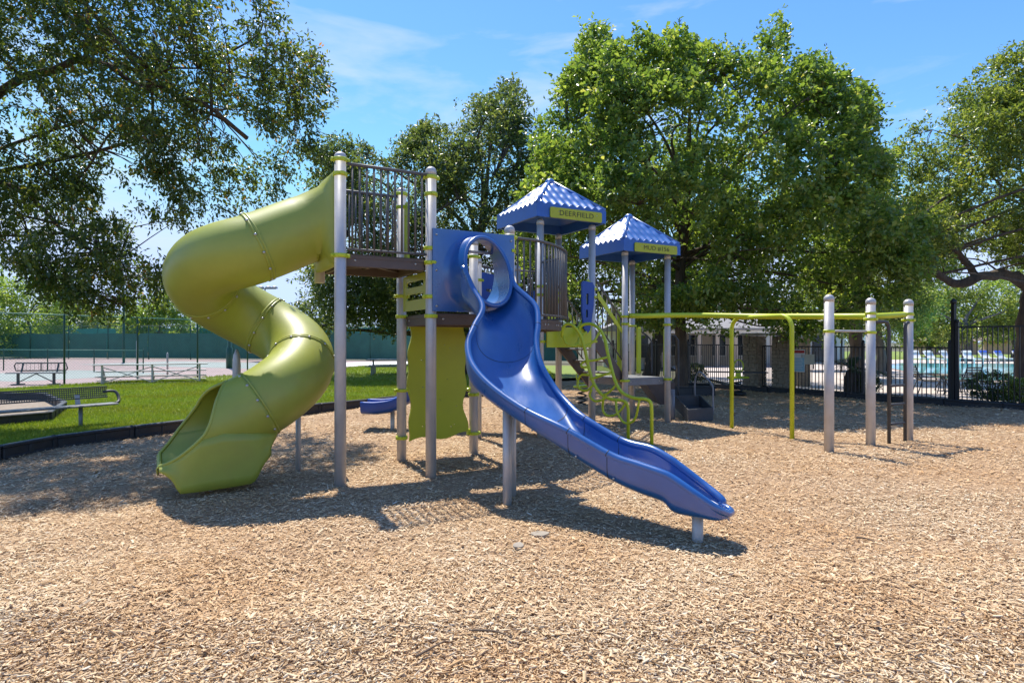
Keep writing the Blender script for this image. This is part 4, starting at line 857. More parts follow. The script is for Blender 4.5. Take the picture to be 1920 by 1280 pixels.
# big bright tree behind the towers
big = [(958, 415), (985, 330), (1005, 240), (1020, 215), (1040, 262), (1046, 185), (1066, 140), (1098, 72), (1122, 78), (1140, 118), (1160, 84), (1196, 100), (1215, 72), (1262, 74), (1282, 112), (1300, 62), (1318, 70), (1334, 122), (1366, 108), (1398, 150), (1420, 62), (1438, 48), (1456, 92), (1468, 140), (1490, 142), (1512, 170), (1536, 138), (1548, 192), (1572, 170), (1592, 182), (1602, 262), (1582, 305), (1620, 300), (1655, 335), (1682, 420), (1690, 520), (1640, 600), (1565, 600), (1520, 632), (1440, 610), (1380, 628), (1300, 612), (1180, 604), (1080, 566), (1000, 520), (955, 455)]
tree('shade_tree', 'big bright green shade tree rising behind the two roofed towers', [(5.15, 19.0, -.1), (5.15, 19.0, 1.6), (5.1, 19.0, 3.4), (5.3, 18.9, 6.0), (5.4, 18.9, 9.6)], [.19, .165, .15, .11, .02], [big], 18.4, 4.2, 3500, 35, .147, .24, 'leaf_bright', nl=34, r0=.055, hmin=2.4, sec=500, freq=.62, thr=.02, shell=.75, w=.6, r2=.012, spires=[(1098, 76, 2.2), (1120, 80, 1.6), (1160, 86, 1.6), (1214, 76, 1.8), (1262, 78, 1.7), (1304, 66, 2.0), (1366, 110, 1.6), (1436, 52, 2.4), (1488, 140, 1.4), (1534, 140, 2.2), (1582, 172, 1.8), (1020, 212, 1.5), (1050, 190, 1.6), (1640, 305, 1.2)])
# dark live oak further back
dk = [(560, 330), (600, 292), (650, 258), (705, 268), (735, 305), (758, 275), (800, 245), (820, 236), (862, 240), (880, 205), (930, 195), (962, 168), (995, 180), (1030, 205), (1080, 290), (1090, 420), (1080, 600), (980, 640), (860, 640), (742, 628), (700, 612), (640, 625), (590, 612), (545, 600), (556, 560), (600, 545), (575, 500), (610, 450), (640, 400), (600, 360)]
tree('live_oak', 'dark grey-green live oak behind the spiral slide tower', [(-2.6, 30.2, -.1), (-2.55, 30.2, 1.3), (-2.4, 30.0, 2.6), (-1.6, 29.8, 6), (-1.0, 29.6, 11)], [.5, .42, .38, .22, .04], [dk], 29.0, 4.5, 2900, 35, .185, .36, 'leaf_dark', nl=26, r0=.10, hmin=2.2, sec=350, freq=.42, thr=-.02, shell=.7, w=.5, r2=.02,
     limbs=[([(-2.5, 30, 2.3), (-3.6, 29.6, 1.75), (-5.0, 29.2, 2.0), (-7.2, 28.8, 2.1), (-9, 28.6, 2.2)], [.2, .15, .11, .07, .03]), ([(-2.5, 30, 2.5), (-3.6, 29.4, 3.4), (-4.8, 29, 4.2), (-7, 28.8, 5)], [.16, .12, .08, .03])])
# second oak just behind the towers, leaning trunk
dk2 = [(980, 330), (1060, 260), (1200, 240), (1330, 280), (1420, 330), (1420, 560), (1330, 610), (1240, 596), (1120, 600), (1030, 620), (960, 610), (960, 450)]
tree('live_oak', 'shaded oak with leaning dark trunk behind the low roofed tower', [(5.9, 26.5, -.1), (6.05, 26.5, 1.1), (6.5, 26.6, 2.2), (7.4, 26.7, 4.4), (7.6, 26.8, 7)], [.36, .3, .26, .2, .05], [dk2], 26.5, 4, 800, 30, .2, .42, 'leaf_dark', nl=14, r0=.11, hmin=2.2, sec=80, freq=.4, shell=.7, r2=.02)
# oak at the right edge with the long level bough
rt = [(1692, 270), (1742, 225), (1758, 168), (1798, 160), (1815, 190), (1832, 130), (1880, 112), (1960, 85), (2250, 60), (2250, 480), (2000, 500), (1920, 492), (1840, 480), (1770, 498), (1705, 512), (1640, 570), (1590, 560), (1590, 420), (1650, 330), (1695, 372), (1722, 410), (1738, 350), (1728, 290)]
tree('live_oak', 'oak at the right edge with a long level dark bough', [(15.75, 19, -.1), (15.7, 19, 1.4), (15.75, 18.9, 2.9), (16.2, 18.8, 5.2), (16.6, 18.7, 8.6)], [.38, .3, .3, .2, .04], [rt], 18.7, 3.6, 3200, 35, .125, .24, 'leaf_mid', 'bark', nl=24, r0=.04, hmin=3.0, sec=500, freq=.65, thr=-.04, shell=.7, w=.5, r2=.012,
     limbs=[([(15.75, 18.9, 3.1), (15.0, 18.6, 3.55), (13.9, 18.3, 3.5), (12.95, 18.2, 3.3), (12.0, 18.1, 3.75), (10.9, 18.0, 4.0)], [.21, .17, .15, .13, .10, .04]), ([(13.6, 18.3, 3.5), (13.0, 18.2, 4.2), (12.2, 18.0, 4.5), (11.3, 17.9, 4.9)], [.1, .08, .06, .02])])
# trees beyond the pool and the courts
fill = [(1560, 330), (1600, 285), (1650, 300), (1690, 305), (1720, 330), (1750, 400), (1770, 500), (1700, 560), (1620, 590), (1540, 560), (1530, 440)]
tree('live_oak', 'olive green oak filling the gap between the big tree and the right edge oak', [(14.6, 26.5, -.1), (14.6, 26.5, 2), (14.7, 26.4, 5), (14.9, 26.3, 8)], [.3, .25, .18, .04], [fill], 26.0, 3.0, 900, 35, .17, .36, 'leaf_mid', nl=10, r0=.06, hmin=2.5, sec=80, freq=.45, thr=-.1, shell=.7, r2=.02)
FG = 'trees in the background'
def far_tree(px, base_y, top_y, wpx, Y, label, leafm='leaf_far', n=260, per=30, tr=.22, low=None, bark='bark_grey', L=None):
    low = low if low is not None else base_y - .35 * (base_y - top_y); c = (top_y + low) / 2; h = (low - top_y) / 2; poly = []
    for k in range(16):
        a = 2 * math.pi * k / 16; rr = 1 + .16 * math.sin(3 * a + px) + .1 * math.sin(5 * a + 2 * px); poly.append((px + wpx / 2 * rr * math.cos(a), c - h * rr * math.sin(a)))
    X = (px - 960) / F * Y; zt = CAMH - (c - 640) / F * Y; s = Y / 50
    return tree('tree', label, [(X, Y, -.1), (X + .1, Y, zt * .3), (X - .1 * s, Y, zt * .7), (X + .1, Y, max(zt, .8))], [tr, tr * .85, tr * .6, .03], [poly], Y, wpx / F * Y * .42, n, per, L or .0058 * Y ** .97, .30 * s + .2, leafm, bark, nl=7, r0=tr * .4, hmin=min(1.6, zt * .6), sec=0, freq=.3 / s, thr=-.25, shell=.75, group=FG)
far_tree(55, 690, 500, 150, 62, 'bright tree over the tennis fence at the far left', n=420, low=668)
far_tree(-60, 690, 470, 170, 58, 'tall bright tree at the left picture edge beyond the courts', n=300, low=668)
far_tree(140, 680, 562, 110, 85, 'mid green tree left of the light pole beyond the courts', 'leaf_mid', n=260, low=662)
far_tree(205, 675, 574, 90, 100, 'low olive tree right behind the tall light pole', 'leaf_mid', n=200, low=660)
far_tree(300, 680, 552, 110, 72, 'bright tree beyond the courts just left of the spiral slide', n=320, low=664)
far_tree(375, 680, 585, 90, 80, 'bright low tree hidden partly behind the spiral slide', n=160, low=664)
far_tree(520, 680, 545, 70, 50, 'slim dark tree beside the lamp cluster beyond the courts', 'leaf_dark', n=170, low=655)
far_tree(1648, 700, 515, 190, 31, 'spreading tree with grey trunk behind the pool canopy', 'leaf_mid', n=520, tr=.26, low=640)
far_tree(1740, 672, 525, 150, 62, 'tree behind the brown roofed pavilion', 'leaf_mid', n=360, low=640)
far_tree(1812, 680, 530, 150, 52, 'dark trunked tree between the two brown roofs', 'leaf_mid', n=360, tr=.4, low=636)
far_tree(1900, 680, 520, 160, 55, 'tree above the peach gable at the right edge', n=360, low=634)
far_tree(1560, 690, 500, 150, 46, 'tree above the stone gate pillars', 'leaf_mid', n=260, low=618)
far_tree(1985, 700, 480, 160, 50, 'tree just past the right picture edge', 'leaf_mid', n=160, low=640)
# the far wood beyond everything
n_ = 2600; xs_ = RNG.uniform(-190, 200, n_); hh_ = 6.5 + 2.2 * np.sin(xs_ * .11) + 1.5 * np.sin(xs_ * .29 + 1); Cw = np.stack([xs_, 140 + RNG.uniform(-4, 8, n_), RNG.uniform(0, 1, n_) ** .8 * hh_], -1)
put('far_wood', leaf_mesh('far_wood', Cw, .9, 16, .75, 'leaf_mid'), kind='stuff', label='distant line of trees closing the view', cat='wood')

# ================================================================== left: bench, courts, fences
def bench_row():
    a, b = V(-9.4, 9.5, 0), V(-7.72, 12.02, 0); d = (b - a).normalized(); n = V(d.y, -d.x, 0)    # n faces the play area
    root = thing('park_bench', 'grey perforated metal bench with back, on the lawn at the left edge', 'bench', (a + b) / 2)
    rz = math.atan2(d.y, d.x); L = (b - a).length; m = (a + b) / 2
    Yb = (UP - n * .15).normalized(); O = m - n * .16 + UP * .63; mb = MB(); nx, ny = int(L / .036), 5; cx, cy = L / nx, .2 / ny
    for i in range(nx):
        for j in range(ny):
            q = O + d * (-L / 2 + cx * (i + .5)) + Yb * (-.1 + cy * (j + .5)); ou = [q + d * (sx * cx / 2) + Yb * (sy * cy / 2) for sx, sy in ((-1, -1), (1, -1), (1, 1), (-1, 1))]; inn_ = [q + d * (sx * .0105) + Yb * (sy * .0105) for sx, sy in ((-1, -1), (1, -1), (1, 1), (-1, 1))]
            mb.add(ou + inn_, [(0, 1, 5, 4), (1, 2, 6, 5), (2, 3, 7, 6), (3, 0, 4, 7)])
    for s in (-.1, .1): mb.bar(O - d * L / 2 + Yb * s, O + d * L / 2 + Yb * s, .035, .022)
    mb.build('backrest', 'bench_dark', root)
    mb = MB(); mb.box(m + n * .06 + UP * .41, (L + .1, .3, .035), rz=rz, bev=.012); mb.build('seat', 'bench_grey', root)
    for s in (-1, 1):
        e = m + d * (s * (L / 2 + .05)); MB().tube(vspline([e + n * .05 + UP * .41, e + d * s * .09 + n * .0 + UP * .44, e + d * s * .12 - n * .08 + UP * .53, e + d * s * .09 - n * .14 + UP * .62, e - n * .16 + UP * .64, e - d * s * .12 - n * .16 + UP * .63], 16), .028, 8).build('end_hoop', 'bench_dark', root)
    for t in (.18, .83):
        p = a.lerp(b, t); mb = MB(); mb.tube([p - UP * .1, p + UP * .40], .035, 10); mb.build('leg', 'bench_grey', root); mb = MB(); mb.bar(p - n * .10 + UP * .38, p - n * .16 + UP * .6, .08, .02); mb.build('back_bracket', 'alu', root)
bench_row()
# tennis courts
sheet('tennis_court', [(-17.3, 20.2), (-11.5, 32.8), (-7.6, 44.2), (1.5, 47.5), (-48, 62), (-70, 30), (-40, 10)], 0.015, 'court_red')
sheet('court_surface', [(-19.5, 24.5), (-16.6, 31), (-24, 34.5), (-27, 28)], 0.02, 'court_green'); sheet('court_surface', [(-14.5, 36), (-11.5, 43), (-27, 50), (-30, 43)], 0.02, 'court_green')
sheet('court_surface', [(-10.5, 40), (-6, 46), (-9, 50), (-13.5, 46)], 0.021, 'court_line')
def chain_fence(name, label, pts, h, spacing, mesh_step=.075, wire=.004, screen=None, post_r=.03, group=None):
    root = thing(name, label, 'fence', pts[0], group=group)
    for a, b in zip(pts[:-1], pts[1:]):
        a, b = Vector(a), Vector(b); L = (b - a).length; d = (b - a) / L; n = max(1, round(L / spacing))
        for i in range(n + 1):
            p = a + d * (L * i / n); MB().lathe(p, [(post_r, -.1), (post_r, h + .03), (post_r * .5, h + .06)], 8).build('post', 'fence_green', root)
        MB().tube([a + UP * h, b + UP * h], .022, 8).build('top_rail', 'fence_green' if screen else 'wire_green', root)
        vs = []; nd = V(-d.y, d.x, 0) * (wire * .5)
        for s in (1, -1):
            x = -h if s > 0 else 0
            while x < (L if s > 0 else L + h):
                x0, z0, x1, z1 = (x, 0.05, x + s * h, h)
                lo_, hi_ = 0.0, 1.0
                for lim, sg in ((0, 1), (L, -1)):
                    t = (lim - x0) / (x1 - x0)
                    if sg * (x1 - x0) > 0: lo_ = max(lo_, t)
                    else: hi_ = min(hi_, t)
                if hi_ > lo_:
                    q0 = a + d * (x0 + (x1 - x0) * lo_) + UP * (z0 + (z1 - z0) * lo_); q1 = a + d * (x0 + (x1 - x0) * hi_) + UP * (z0 + (z1 - z0) * hi_); w = (d * -s + UP).normalized() * wire * .6
                    vs.append([tuple(q0 + w), tuple(q1 + w), tuple(q1 - w), tuple(q0 - w)])
                x += mesh_step * 1.41
        put('chain_link_mesh', np_mesh('chain_link_mesh', np.array(vs), 4, 'wire_green'), root, kind='stuff')
        if screen:
            z0, z1, mt = screen; of = V(d.y, -d.x, 0) * .03; vsr = []
            nn = max(1, round(L / spacing))
            for i in range(nn):
                p, q = a + d * (L * i / nn + .04) + of, a + d * (L * (i + 1) / nn - .04) + of; mb = MB(); mb.loft([[p.lerp(q, k / 8) + UP * (z0 + (z1 - z0) * j / 3) + of * (3.2 * math.sin(k * 1.9 + i) * math.sin(j * 1.05)) - UP * (.05 * math.sin(math.pi * k / 8) * (j == 3)) for k in range(9)] for j in range(4)], False); mb.build('windscreen', mt, root)
F0 = V(-16.2, 22.6, 0); FD = V(1.15, 2.5, 0)
chain_fence('chain_link_fence', 'green chain-link fence running back along the near side of the tennis courts', [tuple(F0 - FD * 3), tuple(F0 + FD * 4)], 2.55, 2.75, post_r=.035)
chain_fence('tennis_fence', 'tall fence hung with dark green windscreen across the far end of the courts', [(-62, 62, 0), (-20, 53.5, 0), (5, 47.5, 0)], 3.0, 4.2, .12, .006, (.12, 2.35, 'windscreen'), .05)
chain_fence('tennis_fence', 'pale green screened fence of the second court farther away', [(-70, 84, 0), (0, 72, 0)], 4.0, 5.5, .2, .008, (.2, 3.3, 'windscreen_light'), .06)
chain_fence('court_divider', 'low chain-link divider fence inside the courts at far left', [(-34, 36, 0), (-18.6, 31.5, 0)], 1.15, 3.0, .08, .004)
# tennis net posts / light poles
def light_pole(px, Y, h, r, label, heads=True, thick=None):
    X = (px - 960) / F * Y; root = thing('light_pole', label, 'light pole', (X, Y, 0)); p = V(X, Y, 0)
    MB().lathe(p, [(thick or r, -.1), (thick or r, 1.2), (r, 1.25 if thick else 1.3), (r * .7, h)], 12).build('pole', 'fence_green', root)
    if heads:
        MB().bar(p + V(-1.2, 0, h), p + V(1.2, 0, h), .08, .08).build('cross_arm', 'fence_green', root)
        for x in (-1.1, -.4, .4, 1.1): MB().lathe(p + V(x, -.1, h + .12), [(.12, .18), (.3, .1), (.36, -.08), (.3, -.12)], 12).build('lamp_head', 'alu', root)
light_pole(232, 46, 6.3, .09, 'tall dark green light pole standing in the tennis courts', True); light_pole(497, 70, 7.5, .09, 'light pole with four lamp heads beside the spiral slide', True); light_pole(430, 37, 8.2, .12, 'thick green pole base just left of the slide exit', False, .18)
for px, py, lab in ((314, 706, 'pale tennis net post near the bleachers'), (257, 700, 'pale thin post in the court behind the bleachers')):
    p = G(px, py); MB().lathe(p, [(.04, -.05), (.04, 1.6 if px < 300 else 1.05), (.02, 1.65 if px < 300 else 1.1)], 10).build('net_post', 'alu', label=lab, cat='post')
# bench inside the court
def court_bench(c, rz):
    root = thing('court_bench', 'small dark slatted bench inside the court behind the chain-link fence', 'bench', c, rz); d = V(math.cos(rz), math.sin(rz), 0); n = V(d.y, -d.x, 0); c = Vector(c)
    for k, z in enumerate((.45, .45, .45)): MB().box(c + n * (.14 * k - .14) + UP * z, (1.85, .11, .04), rz=rz, bev=.008).build('seat_slat', 'bench_grey', root)
    mb = MB(); e = [c - n * .3 + d * s + UP * z for s, z in ((-.85, .52), (.85, .52), (.9, .6), (.85, .8), (-.85, .8), (-.9, .7))]; mb.tube(e, .025, 8, closed=True); mb.tube([c - n * .3 + UP * .52, c - n * .3 + UP * .8], .02, 6)
    for i in range(12): mb.tube([c - n * .3 + d * (-.78 + .14 * i) + UP * .52, c - n * .3 + d * (-.78 + .14 * i) + UP * .8], .006, 4)
    mb.build('backrest', 'bench_dark', root)
    for s in (-.6, .6): mb = MB(); mb.bar(c + d * s - UP * .02, c + d * s + UP * .44, .07, .07); mb.bar(c + d * s - n * .18 + UP * .44, c + d * s - n * .3 + UP * .78, .05, .03); mb.bar(c + d * s - n * .25 + UP * .03, c + d * s + n * .25 + UP * .03, .2, .05); mb.bar(c + d * s + UP * .1, c + UP * .42, .03, .03); mb.build('leg', 'bench_dark', root)
court_bench((-17.45, 22.9, 0), math.radians(8))
# bleachers
def bleachers():
    a, b = V(-15.1, 22.75, 0), V(-12.0, 24.3, 0); d = (b - a).normalized(); n = V(-d.y, d.x, 0); L = (b - a).length; rz = math.atan2(d.y, d.x); m = (a + b) / 2
    root = thing('bleachers', 'low aluminium bleachers with crossed braces in front of the court fence', 'bleachers', m)
    for off_, z, ex in ((0, .74, .15), (.42, .48, .1), (.84, .26, .1)): MB().box(m + n * off_ + UP * z, (L + ex * 2, .26, .045), rz=rz, bev=.01).build('plank', 'alu', root)
    for off_, z in ((.22, .30), (.62, .14)): MB().box(m + n * off_ + UP * z, (L + .2, .2, .035), rz=rz, bev=.01).build('foot_plank', 'alu', root)
    for s in (0, .5, 1):
        p = a.lerp(b, .04 + .92 * s); mb = MB(); mb.bar(p, p + UP * .72, .05, .05); mb.bar(p + n * .42, p + n * .42 + UP * .46, .05, .05); mb.bar(p + n * .84, p + n * .84 + UP * .24, .05, .05); mb.bar(p + UP * .03, p + n * .95 + UP * .03, .05, .05); mb.bar(p + UP * .68, p + n * .9 + UP * .22, .04, .04); mb.build('frame', 'alu', root)
    mb = MB()
    for s in (0, .5):
        p, q = a.lerp(b, .04 + .92 * s), a.lerp(b, .04 + .92 * (s + .5)); mb.bar(p + UP * .08, q + UP * .66, .03, .03); mb.bar(p + UP * .66 - n * .035, q + UP * .08 - n * .035, .03, .03)
    mb.bar(a + UP * .03 - n * .03, b + UP * .03 - n * .03, .05, .05); mb.build('brace', 'alu', root)
bleachers()
def picnic_table(px, py, rz, label):
    c = G(px, py); d = V(math.cos(rz), math.sin(rz), 0); n = V(-d.y, d.x, 0); root = thing('picnic_table', label, 'picnic table', c)
    for k in (-.26, 0, .26): MB().box(c + n * k + UP * .74, (1.9, .24, .045), rz=rz, bev=.008).build('top_plank', 'bench_grey', root)
    for k in (-.7, .7): MB().box(c + n * k + UP * .44, (1.9, .26, .045), rz=rz, bev=.008).build('seat_plank', 'bench_grey', root)
    for s in (-.65, .65):
        mb = MB(); p = c + d * s; mb.bar(p, p + UP * .72, .07, .07); mb.bar(p - n * .72 + UP * .40, p + n * .72 + UP * .40, .05, .05)
        for k in (-.7, .7): mb.bar(p + n * k, p + n * k + UP * .42, .06, .06)
        mb.build('leg', 'bench_grey', root)
picnic_table(726, 703, .1, 'grey metal picnic table in the oak shade seen beside the climbing wall')

# ================================================================== right: fence, gate, pool
ND = (FENCE_B - FENCE_A).normalized(); FL = (FENCE_B - FENCE_A).length
def iron_fence(name, label, t0, t1, h, step=.105, A0=FENCE_A, D=ND, post_every=2.4, tall=None):
    a, b = A0 + D * t0, A0 + D * t1; L = (b - a).length; d = (b - a).normalized(); rz = math.atan2(d.y, d.x); root = thing(name, label, 'fence', a)
    pk = MB().box((0, 0, h / 2 + .03), (.019, .019, h - .06)).mesh('picket', 'iron'); n = int(L / step)
    for i in range(n + 1): put('picket', pk, root, Matrix.Translation(a + d * (i * L / n)) @ Matrix.Rotation(rz, 4, 'Z'))
    for z in (h - .02, .14): MB().bar(a + UP * z, b + UP * z, .04, .035).build('rail', 'iron', root)
    m = max(1, round(L / post_every))
    for i in range(m + 1):
        mb = MB(); p = a + d * (L * i / m); mb.box(p + UP * (h / 2 + .04), (.07, .07, h + .12), rz=rz); mb.lathe(p + UP * (h + .1), [(.035, 0), (.05, .03), (.03, .07), (.005, .085)], 8); mb.build('post', 'iron', root)
def tfor(px): k = (px - 960) / F; return (k * FENCE_A.y - FENCE_A.x) / (ND.x - k * ND.y)
t1_, t2_, t3_ = tfor(1415), tfor(1470), tfor(1788)
iron_fence('iron_fence', 'black iron picket fence left of the stone gate pillars', .05, t1_ - .27, 1.5, .085)
iron_fence('iron_fence', 'long black iron picket fence between the gate pillar and the tall corner post', t2_ + .27, t3_ - .08, 1.46)
iron_fence('iron_fence', 'taller black iron fence section at the right edge by the pool', t3_ + .08, FL, 1.98)
iron_fence('iron_fence', 'black iron fence going back beside the shaded clubhouse', 0, 8.5, 1.5, .12, FENCE_A + V(-.1, .1, 0), V(-.25, .97, 0).normalized())
root = thing('corner_post', 'tall black post with knob where the iron fence steps up', 'post', FENCE_A + ND * t3_); p = FENCE_A + ND * t3_
MB().box(p + UP * 1.25, (.085, .085, 2.6), rz=.3).build('shaft', 'iron', root); MB().lathe(p + UP * 2.55, [(.05, 0), (.075, .03), (.07, .08), (.03, .13), (.005, .14)], 10).build('knob', 'iron', root)
# iron gate
root = thing('iron_gate', 'black iron gate between the two stone pillars', 'gate', FENCE_A + ND * (t1_ + .27)); ga, gb = FENCE_A + ND * (t1_ + .29), FENCE_A + ND * (t2_ - .29)
if (gb - ga).dot(ND) < .3: ga, gb = FENCE_A + ND * (t1_ + .27), FENCE_A + ND * (t2_ - .25)
for i in range(8): q = ga.lerp(gb, i / 7); MB().box(q + UP * .8, (.019, .019, 1.35)).build('picket', 'iron', root)
mb = MB(); mb.bar(ga + UP * 1.45, gb + UP * 1.45, .04, .04); mb.bar(ga + UP * .16, gb + UP * .16, .04, .04); mb.build('gate_frame', 'iron', root)
def pillar(t, label, w=.5, h=1.78):
    p = FENCE_A + ND * t; rz = math.atan2(ND.y, ND.x); root = thing('stone_pillar', label, 'pillar', p, rz, group='stone pillars at the pool gate'); mb = MB(); rr = random.Random(int(t * 100)); z = 0
    MB().box(p + UP * (h / 2 - .02), (w - .04, w - .04, h), rz=rz).build('core', 'stone', root)
    X, Yv = V(math.cos(rz), math.sin(rz), 0), V(-math.sin(rz), math.cos(rz), 0)
    while z < h - .05:
        hh = rr.choice((.09, .12, .15)); hh = min(hh, h - z)
        for s, (dx, dy) in enumerate(((X, Yv), (Yv, -X), (-X, -Yv), (-Yv, X))):
            x = -w / 2
            while x < w / 2 - .02:
                ww = min(rr.uniform(.12, .28), w / 2 - x)
                mb.box(p + dx * (x + ww / 2) + dy * (-w / 2 + .012) + UP * (z + hh / 2), (ww - .012, .05 + rr.uniform(0, .03), hh - .012), ax=(dx, dy, UP), bev=.008); x += ww
        z += hh
    mb.build('stones', 'stone', root, kind='stuff'); MB().box(p + UP * (h + .05), (w + .14, w + .14, .09), rz=rz, bev=.03).build('cap', 'stone_cap', root)
pillar(t1_, 'stone gate pillar left of the iron gate'); pillar(t2_, 'stone gate pillar right of the iron gate')
p = FENCE_A + ND * tfor(1497) + V(1.6, 3.2, 0)
mb = MB(); mb.box(p + UP * .85, (.42, .42, 1.7), bev=.01); o = mb.build('stone_pillar', 'stone', label='farther pale capped pillar seen between gate and white post', cat='pillar'); MB().box(p + UP * 1.74, (.56, .56, .09), bev=.03).build('cap', 'stone_cap', o)
# notice boards on the fence
def notice(px, py0, py1, w, label, kind):
    q = FENCE_A + ND * tfor(px) + off.normalized() * .04; Y = q.y; z0, z1 = CAMH - (py1 - 640) / F * Y, CAMH - (py0 - 640) / F * Y; rz = math.atan2(ND.y, ND.x); root = thing('notice_board', label, 'sign', (q.x, q.y, z0)); c = V(q.x, q.y, (z0 + z1) / 2); Nn = off.normalized()
    MB().box(c, (w, .015, z1 - z0), rz=rz, bev=.004).build('board', 'white' if kind else 'sign_beige', root)
    if kind:
        MB().box(c + Nn * .01 + UP * (z1 - z0) * .40, (w * .96, .005, (z1 - z0) * .12), rz=rz).build('red_heading', 'sign_red', root)
        MB().box(c + Nn * .01 - UP * (z1 - z0) * .16, (w * .94, .005, (z1 - z0) * .60), rz=rz).build('blue_field', 'sign_blue', root)
        for k in range(8): MB().box(c + Nn * .014 + UP * (z1 - z0) * (.1 - .065 * k), (w * (.6 + .2 * ((k * 7) % 3) / 2), .004, .014), rz=rz).build('text_line', 'white', root)
notice(1497, 655, 697, .46, 'tall white and blue notice with red heading on the iron fence', 1); notice(1516, 664, 683, .42, 'square beige notice beside the tall blue one', 0)
# pool
DECK = [(p.x, p.y) for p in (FENCE_A + ND * (t1_ - .3) + V(.3, .2, 0), FENCE_B + V(.4, .2, 0))] + [(40, 14), (60, 60), (14, 60), (9, 34)]
sheet('pool_deck', DECK, 0.0, 'concrete')
POOL = [G(1650, 686), G(1695, 696), G(1735, 706), G(1790, 713), G(1930, 715), G(2150, 712), G(2150, 684), G(1690, 681)]
cc = sum(POOL, V(0, 0, 0)) / len(POOL); sheet('pool_coping', [(p.x + (p.x - cc.x) * .045, p.y + (p.y - cc.y) * .045) for p in POOL], .02, 'coping'); sheet('pool_water', [(p.x, p.y) for p in POOL], .028, 'water')
sheet('far_lawn', [(18, 55), (75, 55), (110, 100), (20, 100)], .01, 'lawn')
def lounger(px, py, k):
    c = G(px, py); root = thing('pool_lounger', LBL[k], 'lounger', c, group='loungers along the far pool side'); rz = math.radians(80 + 12 * (k % 3)); d = V(math.cos(rz), math.sin(rz), 0); n = V(-d.y, d.x, 0); m = 'lounger_blue' if k in (4, 5, 6) else 'white'
    MB().bar(c + UP * .38 - d * 1.0, c + UP * .38 + d * .3, .62, .05).build('seat', 'white', root); MB().bar(c + UP * .38 + d * .3, c + UP * .88 + d * .78, .62, .05).build('backrest', 'white', root); MB().bar(c + UP * .8 + d * .62 - V(0, .04, 0), c + UP * .93 + d * .75 - V(0, .04, 0), .56, .05).build('headrest', m, root)
    for s, e in ((-.9, -.27), (-.9, .27), (.35, -.27), (.35, .27)): MB().bar(c + d * s + n * e - UP * .02, c + d * s + n * e + UP * .36, .04, .04).build('leg', 'white', root)
LBL = ['white pool lounger beside the round sign beyond the fence', 'white pool lounger second in the row beyond the water', 'white pool lounger just left of the tall corner post', 'white pool lounger just right of the tall corner post', 'blue and white lounger in the middle of the row', 'blue and white lounger nearest the oak trunk', 'blue and white lounger at the right picture edge']
for k, px in enumerate((1722, 1752, 1784, 1822, 1856, 1888, 1918)): lounger(px, 681 + (k % 2), k)
def strap_chair(px, py, rz, label):
    c = G(px, py); root = thing('patio_chair', label, 'chair', c, group='strapped chairs behind the iron fence'); d = V(math.cos(rz), math.sin(rz), 0); n = V(-d.y, d.x, 0)
    for s in (-.27, .27):
        q = c + n * s; mb = MB(); mb.tube(vspline([q - d * .45 + UP * .9, q - d * .25 + UP * .42, q + d * .3 + UP * .4, q + d * .34 + UP * .2, q + d * .3], 12), .016, 6); mb.tube([q - d * .25 + UP * .42, q - d * .38], .016, 6); mb.tube([q - d * .33 + UP * .6, q + d * .2 + UP * .62, q + d * .3 + UP * .4], .014, 6); mb.build('side_frame', 'bench_dark', root)
    for i in range(6): t = i / 6; z = UP * (.45 + .43 * t) - d * (.26 + .19 * t); MB().bar(c + z - n * .27, c + z + n * .27, .012, .05).build('strap', 'tan_plastic', root)
    for i in range(5): q = c + UP * .41 + d * (-.2 + .11 * i); MB().bar(q - n * .27, q + n * .27, .06, .012).build('strap', 'tan_plastic', root)
strap_chair(1742, 738, -.3, 'brown strapped chair seen side-on behind the iron fence'); strap_chair(1804, 738, 1.75, 'brown strapped chair with its back to the fence beside the corner post')
c = G(1768, 732); root = thing('patio_table', 'small round table between the two strapped chairs', 'table', c); MB().lathe(c + UP * .5, [(.42, 0), (.42, .03)], 20).build('top', 'tan_plastic', root)
for k in range(3): a = k * 2.1; MB().tube([c + UP * .5, c + V(.25 * math.cos(a), .25 * math.sin(a), 0)], .016, 6).build('leg', 'bench_dark', root)
c = G(1617, 690); root = thing('round_sign', 'pale round sign on a white stand beyond the fence', 'sign', c); MB().lathe(c + UP * 1.75, [(.3, 0), (.3, .04)], 20, axis=V(0, -1, 0)).build('disc', 'white', root); MB().lathe(c, [(.12, 0), (.05, .1), (.04, 1.5)], 10).build('stand', 'white', root)
# shrubs and sago palm
def shrub(px, py, w, h, label, leafm='leaf_dark', n=160, L=.06):
    c = G(px, py); root = thing('shrub', label, 'shrub', c); mb = MB(); C = []
    for k in range(14):
        a = RNG.uniform(0, 6.28); e = c + V(math.cos(a) * w * .38 * RNG.uniform(.2, 1), math.sin(a) * w * .38 * RNG.uniform(.2, 1), h * RNG.uniform(.5, .95)); mb.tube(vspline([c, c.lerp(e, .5) + UP * .05, e], 6), [.012, .01, .009, .007, .005, .003], 5)
    mb.build('stem', 'bark', root)
    for k in range(n): a = RNG.uniform(0, 6.28); b = RNG.uniform(-.9, 1); r = RNG.uniform(.5, 1) ** .5; C.append((c.x + w / 2 * r * math.cos(a) * math.sqrt(1 - b * b), c.y + w / 2 * r * math.sin(a) * math.sqrt(1 - b * b), h * .52 + h * .46 * r * b))
    put('foliage', leaf_mesh('foliage', np.array(C), .06, 22, L, leafm), root)
shrub(1622, 741, .75, .75, 'dark shrub at the fence foot beside the middle white post'); shrub(1862, 757, 1.15, .85, 'dense green shrub behind the tall fence at right', n=260); shrub(1915, 763, .8, .7, 'loose leafy shrub at the right picture edge', 'leaf_mid')
